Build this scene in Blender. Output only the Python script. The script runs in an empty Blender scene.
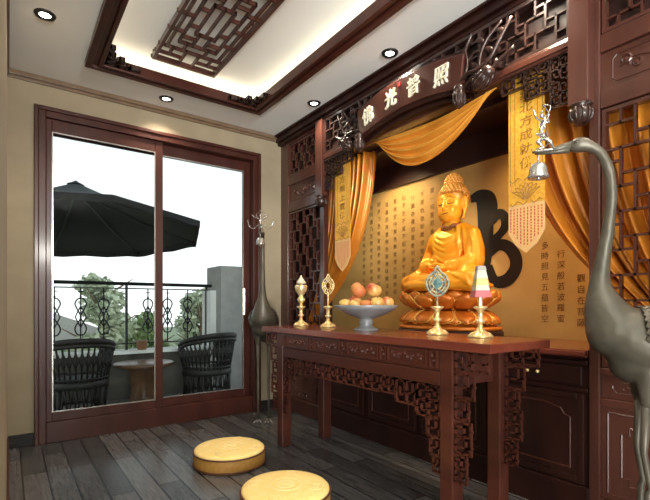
import bpy, bmesh, math, random
from mathutils import Vector, Matrix, Euler
from mathutils.bvhtree import BVHTree
random.seed(7)
PI = math.pi
scn = bpy.context.scene
C = scn.collection

# ------------------------------------------------------------------ materials
def mat(name, col, rough=.5, metal=0, col2=None, scale=8, stretch=(1,1,1), bump=0, bscale=None, coat=0, sss=0, spec=.5, detail=4, lo=.35, hi=.65):
    m = bpy.data.materials.new(name); m.use_nodes = True
    nt = m.node_tree; b = nt.nodes['Principled BSDF']
    b.inputs['Roughness'].default_value = rough; b.inputs['Metallic'].default_value = metal
    b.inputs['Base Color'].default_value = (*col, 1); b.inputs['Coat Weight'].default_value = coat
    b.inputs['Coat Roughness'].default_value = .15
    b.inputs['Specular IOR Level'].default_value = spec
    if col2 or bump:
        tc = nt.nodes.new('ShaderNodeTexCoord'); mp = nt.nodes.new('ShaderNodeMapping')
        mp.inputs['Scale'].default_value = stretch
        nt.links.new(tc.outputs['Object'], mp.inputs['Vector'])
        n = nt.nodes.new('ShaderNodeTexNoise'); n.inputs['Scale'].default_value = scale; n.inputs['Detail'].default_value = detail
        nt.links.new(mp.outputs[0], n.inputs['Vector'])
        if col2:
            r = nt.nodes.new('ShaderNodeValToRGB'); r.color_ramp.elements[0].position = lo; r.color_ramp.elements[1].position = hi
            r.color_ramp.elements[0].color = (*col, 1); r.color_ramp.elements[1].color = (*col2, 1)
            nt.links.new(n.outputs['Fac'], r.inputs[0]); nt.links.new(r.outputs[0], b.inputs['Base Color'])
        if bump:
            if bscale:
                n2 = nt.nodes.new('ShaderNodeTexNoise'); n2.inputs['Scale'].default_value = bscale; n2.inputs['Detail'].default_value = 3
                nt.links.new(mp.outputs[0], n2.inputs['Vector']); n = n2
            bp = nt.nodes.new('ShaderNodeBump'); bp.inputs['Strength'].default_value = bump; bp.inputs['Distance'].default_value = .01
            nt.links.new(n.outputs['Fac'], bp.inputs['Height']); nt.links.new(bp.outputs[0], b.inputs['Normal'])
    return m
def emis(name, col, s):
    m = bpy.data.materials.new(name); m.use_nodes = True
    b = m.node_tree.nodes['Principled BSDF']; b.inputs['Base Color'].default_value = (*col, 1)
    b.inputs['Emission Color'].default_value = (*col, 1); b.inputs['Emission Strength'].default_value = s
    return m
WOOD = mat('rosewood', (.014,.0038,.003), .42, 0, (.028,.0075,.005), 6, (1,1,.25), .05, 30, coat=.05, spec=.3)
WOODH = mat('rosewood_table', (.044,.010,.006), .40, 0, (.078,.020,.011), 7, (1,.2,1), .05, 30, coat=.08, spec=.4)
WOODTOP = mat('rosewood_top', (.125,.025,.015), .22, 0, (.20,.045,.025), 5, (1,.15,1), .02, 30, coat=.4)
WOODS = mat('screen_rosewood', (.052,.016,.011), .32, 0, (.084,.027,.018), 6, (1,1,.2), .04, 30, coat=.5)
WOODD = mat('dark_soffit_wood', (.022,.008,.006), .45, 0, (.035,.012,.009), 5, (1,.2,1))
WOODF = mat('door_rosewood', (.046,.011,.007), .36, 0, (.066,.017,.011), 8, (1,1,.2), .04, 30, coat=.12, spec=.35)
CARVE = mat('carved_dark_wood', (.024,.010,.008), .36, 0, (.042,.019,.015), 12, coat=.3)
SILK = mat('gold_silk', (.50,.16,.014), .36, .25, (.68,.27,.03), 4, (1,1,.4), .12, 60, coat=.1)
SILKL = mat('swag_silk', (.66,.27,.03), .33, .2, (.80,.38,.06), 5, (1,1,.6), .1, 60)
BANNER = mat('banner_brocade', (.74,.34,.03), .5, .15, (.84,.47,.07), 60, bump=.2)
BANNERT = mat('banner_brocade_tip', (.74,.50,.22), .55, .05, (.80,.44,.16), 90, bump=.2)
INK_BRN = mat('embroidery_brown', (.32,.15,.02), .6)
INK_RED = mat('embroidery_red', (.55,.09,.04), .6)
GOLD = mat('gilt', (.84,.30,.012), .38, .25, (.95,.42,.025), 6, bump=.05, bscale=25)
GOLDL = mat('gilt_lotus', (.55,.13,.012), .38, .3, (.78,.25,.03), 10, bump=.1, bscale=40)
NECK = mat('dark_gilt', (.20,.055,.012), .5, .2)  # dark tone for the painted neck shade and the face lines
GOLDY = mat('inner_robe_gilt', (.86,.40,.02), .40, .25)
BRASSG = mat('gilt_rims', (.95,.55,.12), .35, .4)
GOLDHAIR = mat('gilt_hair', (.62,.27,.045), .45, .3)
BRASS = mat('pale_brass', (.80,.58,.22), .3, .6, (.92,.78,.45), 22)
BRONZE = mat('crane_bronze', (.080,.070,.052), .42, .35, (.115,.10,.075), 10, bump=.05, bscale=50)
SILVER = mat('polished_pewter', (.55,.53,.50), .25, .8)
PLASTER = mat('ceiling_plaster', (.88,.89,.88), .8)
WALLP = mat('beige_wallpaper', (.32,.262,.175), .75, 0, (.36,.295,.20), 5, bump=.1, bscale=220)
GOLDWALL = mat('gold_foil_wall', (.54,.34,.11), .5, .1, (.62,.41,.145), 3.5, bump=.08, bscale=80)
INK = mat('ink', (.010,.009,.009), .5)
INKS = mat('sutra_ink', (.16,.07,.022), .6)
WHITEP = mat('character_ivory', (.92,.86,.68), .35, .1)
SEAL = mat('seal_red', (.45,.03,.02), .5)
PORC = mat('grey_porcelain', (.20,.215,.225), .3, 0, (.25,.26,.27), 30, coat=.4)
CUSH = mat('cushion_top_brocade', (.98,.68,.22), .85, 0, (.98,.74,.30), 30, bump=.2, bscale=90)
CUSHS = mat('cushion_side_fabric', (.38,.18,.03), .65, 0, (.44,.22,.045), 40, bump=.2, bscale=120)
PIPING = mat('dark_piping', (.10,.03,.015), .6)
CUSHM = mat('cushion_medallion', (.92,.72,.34), .7, bump=.2, bscale=120)
BLACKM = mat('black_metal', (.012,.012,.013), .4, .4)
RATTAN = mat('dark_rattan', (.010,.008,.007), .6, 0, (.018,.014,.012), 40)
CANVAS = mat('black_canvas', (.005,.005,.005), .9, 0, (.008,.008,.008), 20)
STONE = mat('grey_stone', (.30,.29,.28), .7, 0, (.36,.35,.33), 8, bump=.2, bscale=30)
WHITEST = mat('white_render', (.75,.74,.72), .7)
DECK = mat('balcony_tile', (.10,.085,.075), .6, 0, (.13,.11,.10), 5)
STONED = mat('shaded_parapet_render', (.05,.042,.035), .7, 0, (.07,.06,.05), 6)  # shade on the parapet front put into its brown
BROWNT = mat('brown_table', (.13,.06,.03), .3, 0, (.17,.09,.05), 8)
TERRA = mat('brown_pot', (.22,.10,.05), .5, 0, (.27,.13,.06), 12)
LEAF = mat('leaf_green', (.15,.22,.08), .6, 0, (.28,.35,.15), 3)
LEAFP = mat('leaf_pale', (.34,.38,.25), .6, 0, (.52,.56,.40), 3)
BARK = mat('bark', (.12,.08,.05), .8, 0, (.18,.13,.09), 20)
ROOFM = mat('grey_tiles', (.36,.33,.31), .7, 0, (.44,.41,.38), 12)
GRASS = mat('lawn', (.20,.24,.12), .8, 0, (.28,.30,.18), 2)
SKIRT = mat('baseboard_black', (.012,.009,.008), .5)
MOULD = mat('moulding_brown', (.16,.10,.06), .35, 0, (.20,.13,.08), 8, coat=.4)
BLACKR = mat('lamp_ring_black', (.012,.012,.012), .3)
GLOW = emis('lamp_glow', (1,.97,.9), 9)
LED = emis('cove_led', (1,.86,.62), 5)
PINK = mat('pink_wax', (.52,.13,.15), .6); YEL = mat('cream_yellow_wax', (.62,.50,.20), .6); IVO = mat('ivory_wax', (.62,.56,.44), .6)
GREYW = mat('grey_wax', (.32,.30,.27), .6)
GEM = mat('jade_enamel', (.07,.17,.18), .3, .1, (.14,.27,.26), 30, coat=.6)
ENAM = mat('blue_silver_enamel', (.10,.13,.14), .45, .1, (.42,.38,.20), 45)
APR = mat('apple_red', (.42,.06,.02), .35, 0, (.66,.40,.12), 9, coat=.3, lo=.42, hi=.62)
APY = mat('apple_yellow', (.62,.46,.12), .35, 0, (.60,.30,.09), 7, coat=.3)
PCH = mat('peach_skin', (.60,.24,.06), .5, 0, (.50,.14,.05), 8)
def glassmat():
    m = bpy.data.materials.new('pane_glass'); m.use_nodes = True; nt = m.node_tree; nt.nodes.clear()
    o = nt.nodes.new('ShaderNodeOutputMaterial'); mx = nt.nodes.new('ShaderNodeMixShader')
    t = nt.nodes.new('ShaderNodeBsdfTransparent'); g = nt.nodes.new('ShaderNodeBsdfGlossy'); g.inputs['Roughness'].default_value = .01
    f = nt.nodes.new('ShaderNodeFresnel'); f.inputs['IOR'].default_value = 1.16
    t.inputs['Color'].default_value = (.93,.97,.97,1)
    nt.links.new(f.outputs[0], mx.inputs[0]); nt.links.new(t.outputs[0], mx.inputs[1]); nt.links.new(g.outputs[0], mx.inputs[2])
    nt.links.new(mx.outputs[0], o.inputs[0]); return m
GLASS = glassmat()
def floormat():
    m = bpy.data.materials.new('charcoal_planks'); m.use_nodes = True; nt = m.node_tree; b = nt.nodes['Principled BSDF']
    tc = nt.nodes.new('ShaderNodeTexCoord'); mp = nt.nodes.new('ShaderNodeMapping'); mp.inputs['Rotation'].default_value = (0,0,PI/2)
    mp.inputs['Location'].default_value = (.3, .06, 0)
    nt.links.new(tc.outputs['Object'], mp.inputs['Vector'])
    br = nt.nodes.new('ShaderNodeTexBrick'); br.inputs['Scale'].default_value = 1
    br.inputs['Brick Width'].default_value = 1.05; br.inputs['Row Height'].default_value = .135
    br.inputs['Mortar Size'].default_value = .005; br.inputs['Mortar Smooth'].default_value = .1; br.offset = .37
    br.inputs['Color1'].default_value = (.045,.043,.044,1); br.inputs['Color2'].default_value = (.12,.115,.115,1); br.inputs['Mortar'].default_value = (.006,.006,.006,1)
    nt.links.new(mp.outputs[0], br.inputs['Vector'])
    mp2 = nt.nodes.new('ShaderNodeMapping'); mp2.inputs['Scale'].default_value = (14,1.2,1)
    nt.links.new(tc.outputs['Object'], mp2.inputs['Vector'])
    n = nt.nodes.new('ShaderNodeTexNoise'); n.inputs['Scale'].default_value = 4; n.inputs['Detail'].default_value = 6; n.inputs['Roughness'].default_value = .65
    nt.links.new(mp2.outputs[0], n.inputs['Vector'])
    mx = nt.nodes.new('ShaderNodeMix'); mx.data_type = 'RGBA'; mx.blend_type = 'MULTIPLY'; mx.inputs[0].default_value = .75
    r = nt.nodes.new('ShaderNodeValToRGB'); r.color_ramp.elements[0].position = .3; r.color_ramp.elements[0].color = (.45,.45,.45,1); r.color_ramp.elements[1].position = .75; r.color_ramp.elements[1].color = (1.5,1.5,1.5,1)
    nt.links.new(n.outputs['Fac'], r.inputs[0]); nt.links.new(br.outputs['Color'], mx.inputs[6]); nt.links.new(r.outputs[0], mx.inputs[7])
    nt.links.new(mx.outputs[2], b.inputs['Base Color'])
    b.inputs['Roughness'].default_value = .24
    bp = nt.nodes.new('ShaderNodeBump'); bp.inputs['Strength'].default_value = .35; bp.inputs['Distance'].default_value = .004
    ad = nt.nodes.new('ShaderNodeMath'); ad.operation = 'MULTIPLY_ADD'; ad.inputs[1].default_value = -2; 
    nt.links.new(br.outputs['Fac'], ad.inputs[0]); nt.links.new(n.outputs['Fac'], ad.inputs[2])
    nt.links.new(ad.outputs[0], bp.inputs['Height']); nt.links.new(bp.outputs[0], b.inputs['Normal'])
    return m
FLOOR = floormat()

# ------------------------------------------------------------------ helpers
def wloc(o):
    v = Vector((0,0,0))
    while o: v += o.location; o = o.parent
    return v
def obj(name, bm, m, parent=None, smooth=False, bevel=0):
    """world-space bmesh linked as one mesh object"""
    off = wloc(parent) if parent else Vector((0,0,0))
    if parent: bmesh.ops.translate(bm, verts=bm.verts, vec=-off)
    bmesh.ops.recalc_face_normals(bm, faces=bm.faces)
    me = bpy.data.meshes.new(name); bm.to_mesh(me); bm.free()
    me.materials.append(m)
    if smooth:
        for p in me.polygons: p.use_smooth = True
    o = bpy.data.objects.new(name, me); C.objects.link(o); o.parent = parent
    if bevel:
        b = o.modifiers.new('bevel','BEVEL'); b.width = bevel; b.segments = 2; b.limit_method = 'ANGLE'; b.harden_normals = False
    return o
def thing(name, label, cat, loc=(0,0,0), group=None):
    o = bpy.data.objects.new(name, None); C.objects.link(o); o.location = loc; o.empty_display_size = .1
    return tag(o, label, cat, group)
def tag(o, label=None, cat=None, group=None, kind=None):
    if label: o['label'] = label
    if cat: o['category'] = cat
    if group: o['group'] = group
    if kind: o['kind'] = kind
    return o
def struct(name, bm, m, parent=None, **k):
    o = obj(name, bm, m, parent, **k)
    if not parent: o['kind'] = 'structure'
    return o
def center_origin(o):
    me = o.data; c = Vector((0,0,0)); 
    xs = [v.co for v in me.vertices]
    mn = Vector([min(v[i] for v in xs) for i in range(3)]); mx = Vector([max(v[i] for v in xs) for i in range(3)])
    c = (mn+mx)/2; c.z = mn.z
    me.transform(Matrix.Translation(-c)); o.location = c
    return o
def NB(): return bmesh.new()
def box(bm, x0, x1, y0, y1, z0, z1):
    vs = [bm.verts.new((x,y,z)) for x in (x0,x1) for y in (y0,y1) for z in (z0,z1)]
    for f in ((0,1,3,2),(4,6,7,5),(0,4,5,1),(2,3,7,6),(0,2,6,4),(1,5,7,3)): bm.faces.new([vs[i] for i in f])
    return bm
def B(*a):
    bm = NB()
    for k in range(0, len(a), 6): box(bm, *a[k:k+6])
    return bm
def pbox(bm, plane, u0, u1, v0, v1, d0, d1):
    if plane == 'x': box(bm, d0, d1, u0, u1, v0, v1)
    elif plane == 'y': box(bm, u0, u1, d0, d1, v0, v1)
    else: box(bm, u0, u1, v0, v1, d0, d1)
def P3(plane, u, v, d): return {'x':(d,u,v),'y':(u,d,v),'z':(u,v,d)}[plane]
def frame(bm, plane, u0, u1, v0, v1, w, d0, d1, wv=None):
    wv = wv or w
    pbox(bm, plane, u0, u0+w, v0, v1, d0, d1); pbox(bm, plane, u1-w, u1, v0, v1, d0, d1)
    pbox(bm, plane, u0+w, u1-w, v0, v0+wv, d0, d1); pbox(bm, plane, u0+w, u1-w, v1-wv, v1, d0, d1)
def seg(bm, plane, a, b, t, d0, d1):
    (u0,v0),(u1,v1) = a,b
    if u0 > u1: u0,u1 = u1,u0
    if v0 > v1: v0,v1 = v1,v0
    pbox(bm, plane, u0-t/2, u1+t/2, v0-t/2, v1+t/2, d0, d1)
def path(bm, plane, pts, t, d0, d1):
    for a,b in zip(pts, pts[1:]): seg(bm, plane, a, b, t, d0, d1)
SP = [(0,.5),(0,0),(1,0),(1,1),(.30,1),(.30,.44),(.66,.44)]
def spiral(bm, plane, u0, u1, v0, v1, t, d0, d1, fu=False, fv=False, rot=False):
    pts = []
    for a,b in SP:
        if rot: a,b = b,a
        if fu: a = 1-a
        if fv: b = 1-b
        pts.append((u0+(u1-u0)*a, v0+(v1-v0)*b))
    path(bm, plane, pts, t, d0, d1)
def fret(bm, plane, u0, u1, v0, v1, n, m, t, d0, d1, gap=.2):
    du, dv = (u1-u0)/n, (v1-v0)/m
    for i in range(n):
        for j in range(m):
            a = u0+i*du+du*gap/2; b = v0+j*dv+dv*gap/2
            spiral(bm, plane, a, a+du*(1-gap), b, b+dv*(1-gap), t, d0, d1, i%2==1, j%2==1, (i+j)%2==1)
            cu, cv = a+du*(1-gap)/2, b+dv*(1-gap)/2
            if i < n-1: seg(bm, plane, (a+du*(1-gap), cv), (a+du, cv), t, d0, d1)
            if j < m-1: seg(bm, plane, (cu, b+dv*(1-gap)), (cu, b+dv), t, d0, d1)
            if i == 0: seg(bm, plane, (u0, cv), (a, cv), t, d0, d1)
            if j == 0: seg(bm, plane, (cu, v0), (cu, b), t, d0, d1)
            if i == n-1: seg(bm, plane, (u1-du*gap/2, cv), (u1, cv), t, d0, d1)
            if j == m-1: seg(bm, plane, (cu, v1-dv*gap/2), (cu, v1), t, d0, d1)
def pinwheel(bm, plane, u0, u1, v0, v1, n, m, t, d0, d1):
    """stepped lattice: bars three cells long that butt against each other"""
    du, dv = (u1-u0)/n, (v1-v0)/m
    for j in range(1, m):
        for i in range(n):
            if (i+2*j) % 5 in (0,1,2): seg(bm, plane, (u0+i*du,v0+j*dv), (u0+(i+1)*du,v0+j*dv), t, d0, d1)
    for i in range(1, n):
        for j in range(m):
            if (i+2*j) % 5 in (1,3,0): seg(bm, plane, (u0+i*du,v0+j*dv), (u0+i*du,v0+(j+1)*dv), t, d0+.0006, d1-.0006)
def tube(bm, pts, rads, n=8, cap=True):
    pts = [Vector(p) for p in pts]
    if not hasattr(rads, '__len__'): rads = [rads]*len(pts)
    rings = []; up = None
    for i,p in enumerate(pts):
        d = (pts[min(i+1,len(pts)-1)] - pts[max(i-1,0)])
        d = d.normalized() if d.length > 1e-9 else Vector((0,0,1))
        if up is None:
            up = Vector((0,0,1)) if abs(d.z) < .9 else Vector((1,0,0))
        x = d.cross(up); x = x.normalized() if x.length > 1e-6 else Vector((1,0,0)); up = x.cross(d).normalized()
        rings.append([bm.verts.new(p + (x*math.cos(2*PI*k/n) + up*math.sin(2*PI*k/n))*rads[i]) for k in range(n)])
    for a,b in zip(rings, rings[1:]):
        for k in range(n): bm.faces.new((a[k], a[(k+1)%n], b[(k+1)%n], b[k]))
    if cap: bm.faces.new(rings[0][::-1]); bm.faces.new(rings[-1])
def lathe(bm, prof, c, n=32, sx=1, sy=1):
    """prof: (radius, z) list bottom to top, around centre c"""
    rings = []
    for r,z in prof:
        rings.append([bm.verts.new((c[0]+r*sx*math.cos(2*PI*k/n), c[1]+r*sy*math.sin(2*PI*k/n), c[2]+z)) for k in range(n)])
    for a,b in zip(rings, rings[1:]):
        for k in range(n): bm.faces.new((a[k], a[(k+1)%n], b[(k+1)%n], b[k]))
    bm.faces.new(rings[0][::-1]); bm.faces.new(rings[-1])
def ell(bm, c, r, rot=None, seg_=16, rings=10):
    M = Matrix.Translation(c) @ (Euler(rot).to_matrix().to_4x4() if rot else Matrix()) @ Matrix.Diagonal((*([r]*3 if not hasattr(r,'__len__') else r), 1))
    bmesh.ops.create_uvsphere(bm, u_segments=seg_, v_segments=rings, radius=1, matrix=M)
def caps(bm, pts, rads, n=12):
    if not hasattr(rads,'__len__'): rads = [rads]*len(pts)
    tube(bm, pts, rads, n)
    for p,r in zip(pts, rads): ell(bm, p, r*.995, seg_=n, rings=8)
def remesh(bm, vox, smooth=4, fac=.5):
    bmesh.ops.recalc_face_normals(bm, faces=bm.faces)
    me = bpy.data.meshes.new('tmp'); bm.to_mesh(me); bm.free()
    o = bpy.data.objects.new('tmp', me); C.objects.link(o)
    r = o.modifiers.new('r','REMESH'); r.mode = 'VOXEL'; r.voxel_size = vox
    if smooth:
        s = o.modifiers.new('s','SMOOTH'); s.iterations = smooth; s.factor = fac
    dg = bpy.context.evaluated_depsgraph_get()
    m2 = bpy.data.meshes.new_from_object(o.evaluated_get(dg))
    bpy.data.objects.remove(o); out = NB(); out.from_mesh(m2)
    bpy.data.meshes.remove(m2); bpy.data.meshes.remove(me)
    return out
def text_bm(s, size, ext=0.0, bev=0.0, off=0.0):
    c = bpy.data.curves.new('t', 'FONT'); c.body = s; c.size = size; c.extrude = ext; c.bevel_depth = bev; c.offset = off
    c.align_x = 'CENTER'; c.align_y = 'CENTER'; c.resolution_u = 3
    o = bpy.data.objects.new('t', c); C.objects.link(o)
    dg = bpy.context.evaluated_depsgraph_get(); me = bpy.data.meshes.new_from_object(o.evaluated_get(dg))
    bpy.data.objects.remove(o); bpy.data.curves.remove(c)
    bm = NB(); bm.from_mesh(me)
    return bm, me
def center2d(bm):
    xs = [v.co.x for v in bm.verts]; ys = [v.co.y for v in bm.verts]
    if xs: bmesh.ops.translate(bm, verts=bm.verts, vec=(-(min(xs)+max(xs))/2, -(min(ys)+max(ys))/2, 0))
def text_on_x(s, size, x, y, z, ext=0, roll=0, off=0, bev=0, shear=0, sx=1):
    """text standing on a plane facing -X, centred at y, z"""
    bm, me = text_bm(s, size, ext, bev, off); center2d(bm)
    R = Matrix(((0,0,-1,x),(-1,0,0,y),(0,1,0,z),(0,0,0,1)))
    S = Matrix(((sx,0,0,0),(shear,1,0,0),(0,0,1,0),(0,0,0,1)))
    bm.transform(R @ Matrix.Rotation(roll,4,'Z') @ S)
    return bm
def merge(dst, src):
    me = bpy.data.meshes.new('m'); src.to_mesh(me); src.free(); dst.from_mesh(me); bpy.data.meshes.remove(me)
def lerp(a,b,t): return a+(b-a)*t
def bez(p0,p1,p2,u): return tuple(p0[i]*(1-u)**2+2*p1[i]*u*(1-u)+p2[i]*u*u for i in range(len(p0)))
def scrolls(bm, plane, u0, u1, v0, v1, d, r, n):
    """carved scroll relief: a waving vine with spirals on both sides"""
    W = (u1-u0)/n; H = (v1-v0); cv = (v0+v1)/2
    tube(bm, [P3(plane, lerp(u0,u1,k/(8*n)), cv+H*.25*math.sin(PI*k/8), d) for k in range(8*n+1)], r, 5)
    for i in range(n):
        s = 1 if i%2 == 0 else -1
        cu = u0+(i+.5)*W
        for q,(ou,ov) in enumerate(((0,-.12),(.32,.22))):
            pts = []
            for k in range(15):
                a = k/14*PI*2.6; rr = min(W,H)*.30*(1-k/17)
                pts.append(P3(plane, cu+ou*W+rr*math.cos(a+q), cv+s*ov*H+s*rr*math.sin(a+q)*.9, d))
            tube(bm, pts, r, 5)
            ell(bm, P3(plane, cu+ou*W, cv+s*ov*H, d), r*1.8, seg_=6, rings=5)

H = 2.913; YW = 4.165; XF = 2.403; CY = 2.2
# ------------------------------------------------------------------ room shell
struct('floor', B(-2.1, XF+.1, -2.3, YW+.12, -.06, 0), FLOOR)
# ceiling with tray opening X .45..1.92, Y .75..3.68
tx0,tx1,ty0,ty1 = .48,1.89,.75,3.68
ce = B(-2.1,tx0,-2.3,YW+.1,H,H+.03, tx1,XF+.8,-2.3,YW+.1,H,H+.03, tx0,tx1,-2.3,ty0,H,H+.03, tx0,tx1,ty1,YW+.1,H,H+.03)
rx0,rx1,ry0,ry1 = tx0-.13,tx1+.13,ty0-.13,ty1+.13; RH = 3.07
box(ce, rx0,rx1,ry0,ry1,RH,RH+.04)
box(ce, rx0-.02,rx0,ry0,ry1,H+.03,RH+.04); box(ce, rx1,rx1+.02,ry0,ry1,H+.03,RH+.04)
box(ce, rx0-.02,rx1+.02,ry0-.02,ry0,H+.03,RH+.04); box(ce, rx0-.02,rx1+.02,ry1,ry1+.02,H+.03,RH+.04)
struct('ceiling', ce, PLASTER)
# door wall with hole X .19..2.12 Z 0..2.65
struct('wall_far', B(-.12,.19,YW,YW+.12,0,H, 2.12,XF+.05,YW,YW+.12,0,H, .19,2.12,YW,YW+.12,2.65,H), WALLP)
struct('wall_left', B(-.12,-.006,.3,YW,0,H), WALLP)
struct('wall_left_near', B(-2.1,-2.0,-2.3,.3,0,H, -2.0,-.12,.3,.42,0,H), WALLP)
struct('wall_near', B(-2.1,-1.95,-2.3,-2.2,0,H, .45,XF+.1,-2.3,-2.2,0,H, -1.95,.45,-2.3,-2.2,2.6,H, -1.95,.45,-2.3,-2.2,0,.1), WALLP)
struct('wall_right_near', B(XF,XF+.1,-2.3,.3,0,H), WALLP)
wn = struct('added_window', B(-1.95,-1.87,-2.29,-2.21,.1,2.6, .37,.45,-2.29,-2.21,.1,2.6, -.79,-.71,-2.29,-2.21,.1,2.6, -1.87,.37,-2.29,-2.21,2.52,2.6, -1.87,.37,-2.29,-2.21,.1,.18), WOODF)  # unseen window, added with its lamp to brighten the ceiling
obj('window_pane', B(-1.87,.37,-2.255,-2.25,.18,2.52), GLASS, wn)
# mouldings
bm = B(-.006,XF,YW-.03,YW,H-.035,H, -.006,XF,YW-.018,YW,H-.06,H-.035)
struct('trim_1', bm, MOULD, bevel=.004)
def skirting(name, x0, x1):
    bm = B(x0,x1,YW-.014,YW,0,.10, x0,x1,YW-.022,YW,.03,.045, x0,x1,YW-.02,YW,.088,.10)
    struct(name, bm, SKIRT, bevel=.003)
skirting('baseboard_far_left', 0, .165); skirting('baseboard_far_right', 2.145, XF-.02)
struct('baseboard_left', B(-.006,.006,.3,YW-.02,0,.09), WOODF)
struct('trim_2', B(-.006,.008,.3,YW-.03,H-.05,H), MOULD)

# ------------------------------------------------------------------ sliding door
bm = NB()
# outer casing in three steps
for (a,w,d) in ((0,.03,.045),(.03,.05,.03)):
    x0,x1,z1 = .165+a,2.142-a,2.68-a
    box(bm, x0,x0+w,YW-d,YW+.1,0,z1); box(bm, x1-w,x1,YW-d,YW+.1,0,z1); box(bm, x0+w,x1-w,YW-d,YW+.1,z1-w,z1)
box(bm, .245,2.062,YW-.02,YW+.12,0,.165); box(bm, .245,2.062,YW+.10,YW+.12,2.5,2.6)
door = struct('door_1', bm, WOODF, bevel=.004)
def leaf_(x0,x1,z0,z1,y,sl,sr,top,bot,nm):
    bm = NB()
    box(bm,x0,x0+sl,y,y+.04,z0,z1); box(bm,x1-sr,x1,y,y+.04,z0,z1); box(bm,x0+sl,x1-sr,y,y+.04,z1-top,z1); box(bm,x0+sl,x1-sr,y,y+.04,z0,z0+bot)
    f = obj('sliding_leaf', bm, WOODF, door, bevel=.004)
    obj('glass_pane', B(x0+sl,x1-sr,y+.017,y+.023,z0+bot,z1-top), GLASS, f)
    # thin metal bead around the pane
    b2 = NB(); frame(b2,'y',x0+sl,x1-sr,z0+bot,z1-top,.009,y-.004,y+.002); obj('glazing_bead', b2, SILVER if nm else MOULD, f)
    return f
l1 = leaf_(.247,1.157,.165,2.598,YW+.0,.040,.068,.10,.075,1)
l2 = leaf_(1.11,2.06,.165,2.598,YW+.055,.045,.075,.10,.075,1)
obj('door_handle', B(1.985,2.005,YW+.03,YW+.055,1.0,1.28), SILVER, l2, bevel=.004)

# ------------------------------------------------------------------ ceiling tray frame and lattice
t = thing('ceiling_tray_frame', 'large dark carved wooden frame around the lit tray in the ceiling', 'ceiling frame', (1.185,2.2,H))
bm = NB()
for (a,w,z0,z1) in ((-.02,.045,H-.045,H+.03),(.025,.035,H-.03,H+.03),(.06,.03,H-.05,H+.03)):
    frame(bm,'z',tx0+a,tx1-a,ty0+a,ty1-a,w,z0,z1)
obj('frame', bm, WOODF, t, bevel=.006)
bm = NB()
for cx,sx in ((tx0+.09,1),(tx1-.09,-1)):
    for cy,sy in ((ty1-.09,-1),(ty0+.09,1)):
        for (i,j,wu,wv) in ((0,0,.075,.075),(1,0,.07,.055),(0,1,.055,.07),(2,0,.09,.035),(0,2,.035,.09),(1,1,.04,.04)):
            ou = (0,.08,.155)[i]; ov = (0,.08,.155)[j]
            u0 = cx+sx*ou; v0 = cy+sy*ov; u1 = u0+sx*wu; v1 = v0+sy*wv
            spiral(bm,'z',min(u0,u1),max(u0,u1),min(v0,v1),max(v0,v1),.013,H-.035,H-.005, sx<0, sy<0, (i+j)%2==1)
            seg(bm,'z',(u0,v0),(u0+sx*.02,v0),.013,H-.035,H-.005)
obj('corner_fretwork', bm, CARVE, t)
bm = NB()
for yy in (ry0+.02, ry1-.06): box(bm, rx0+.03,rx1-.03,yy,yy+.03,H+.032,H+.05)
for xx in (rx0+.03, rx1-.06): box(bm, xx,xx+.03,ry0+.06,ry1-.06,H+.032,H+.05)
obj('light_strip', bm, LED, t)
t = thing('ceiling_lattice', 'long dark wooden geometric lattice panel hung inside the ceiling tray', 'lattice panel', (1.155,2.2,3.02))
lx0,lx1,ly0,ly1 = .90,1.40,.95,3.54
bm = NB(); frame(bm,'z',lx0,lx1,ly0,ly1,.022,3.0,3.04); obj('frame', bm, WOODS, t)
bm = NB(); T = .0145; z0,z1 = 3.012,3.037; W = lx1-lx0; nU = 2; UL = (ly1-ly0)/nU
for k in range(nU):
    y0 = ly0+k*UL; U = lambda a,b: (lx0+W*a, y0+UL*b)
    def pl(*pp): path(bm,'z',[U(*q) for q in pp],T,z0,z1)
    pl((.36,.36),(.64,.36),(.64,.64),(.36,.64),(.36,.36)); pl((.5,.36),(.5,.64))
    pl((.22,.24),(.78,.24),(.78,.76),(.22,.76),(.22,.24)); pl((.22,.42),(.36,.42)); pl((.22,.58),(.36,.58)); pl((.64,.42),(.78,.42)); pl((.64,.58),(.78,.58))
    pl((.42,.24),(.42,.36)); pl((.58,.24),(.58,.36)); pl((.42,.64),(.42,.76)); pl((.58,.64),(.58,.76)); pl((.22,.30),(.42,.30)); pl((.58,.30),(.78,.30)); pl((.22,.70),(.42,.70)); pl((.58,.70),(.78,.70))
    pl((0,.16),(1,.16)); pl((0,.84),(1,.84)); pl((.11,.16),(.11,.84)); pl((.89,.16),(.89,.84))
    pl((0,.34),(.22,.34)); pl((0,.5),(.22,.5)); pl((0,.66),(.22,.66)); pl((.78,.34),(1,.34)); pl((.78,.5),(1,.5)); pl((.78,.66),(1,.66))
    pl((.34,.16),(.34,.24)); pl((.66,.16),(.66,.24)); pl((.34,.76),(.34,.84)); pl((.66,.76),(.66,.84))
    pl((0,.08),(.3,.08),(.3,0)); pl((.3,.08),(.3,.16)); pl((.7,0),(.7,.08),(1,.08)); pl((.7,.08),(.7,.16)); pl((.5,0),(.5,.16)); pl((0,.92),(.4,.92)); pl((.4,.84),(.4,1)); pl((.6,.84),(.6,1)); pl((.6,.92),(1,.92)); pl((.2,.84),(.2,.92)); pl((.8,.84),(.8,.92))
    pl((0,1),(1,1))
obj('lattice', bm, WOODS, t)
for x in (lx0+.01, lx1-.01):
    for y in (ly0+.01, 1.6, 2.8, ly1-.01): obj('hanger', B(x-.006,x+.006,y-.006,y+.006,3.04,RH), CARVE, t)

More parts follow.
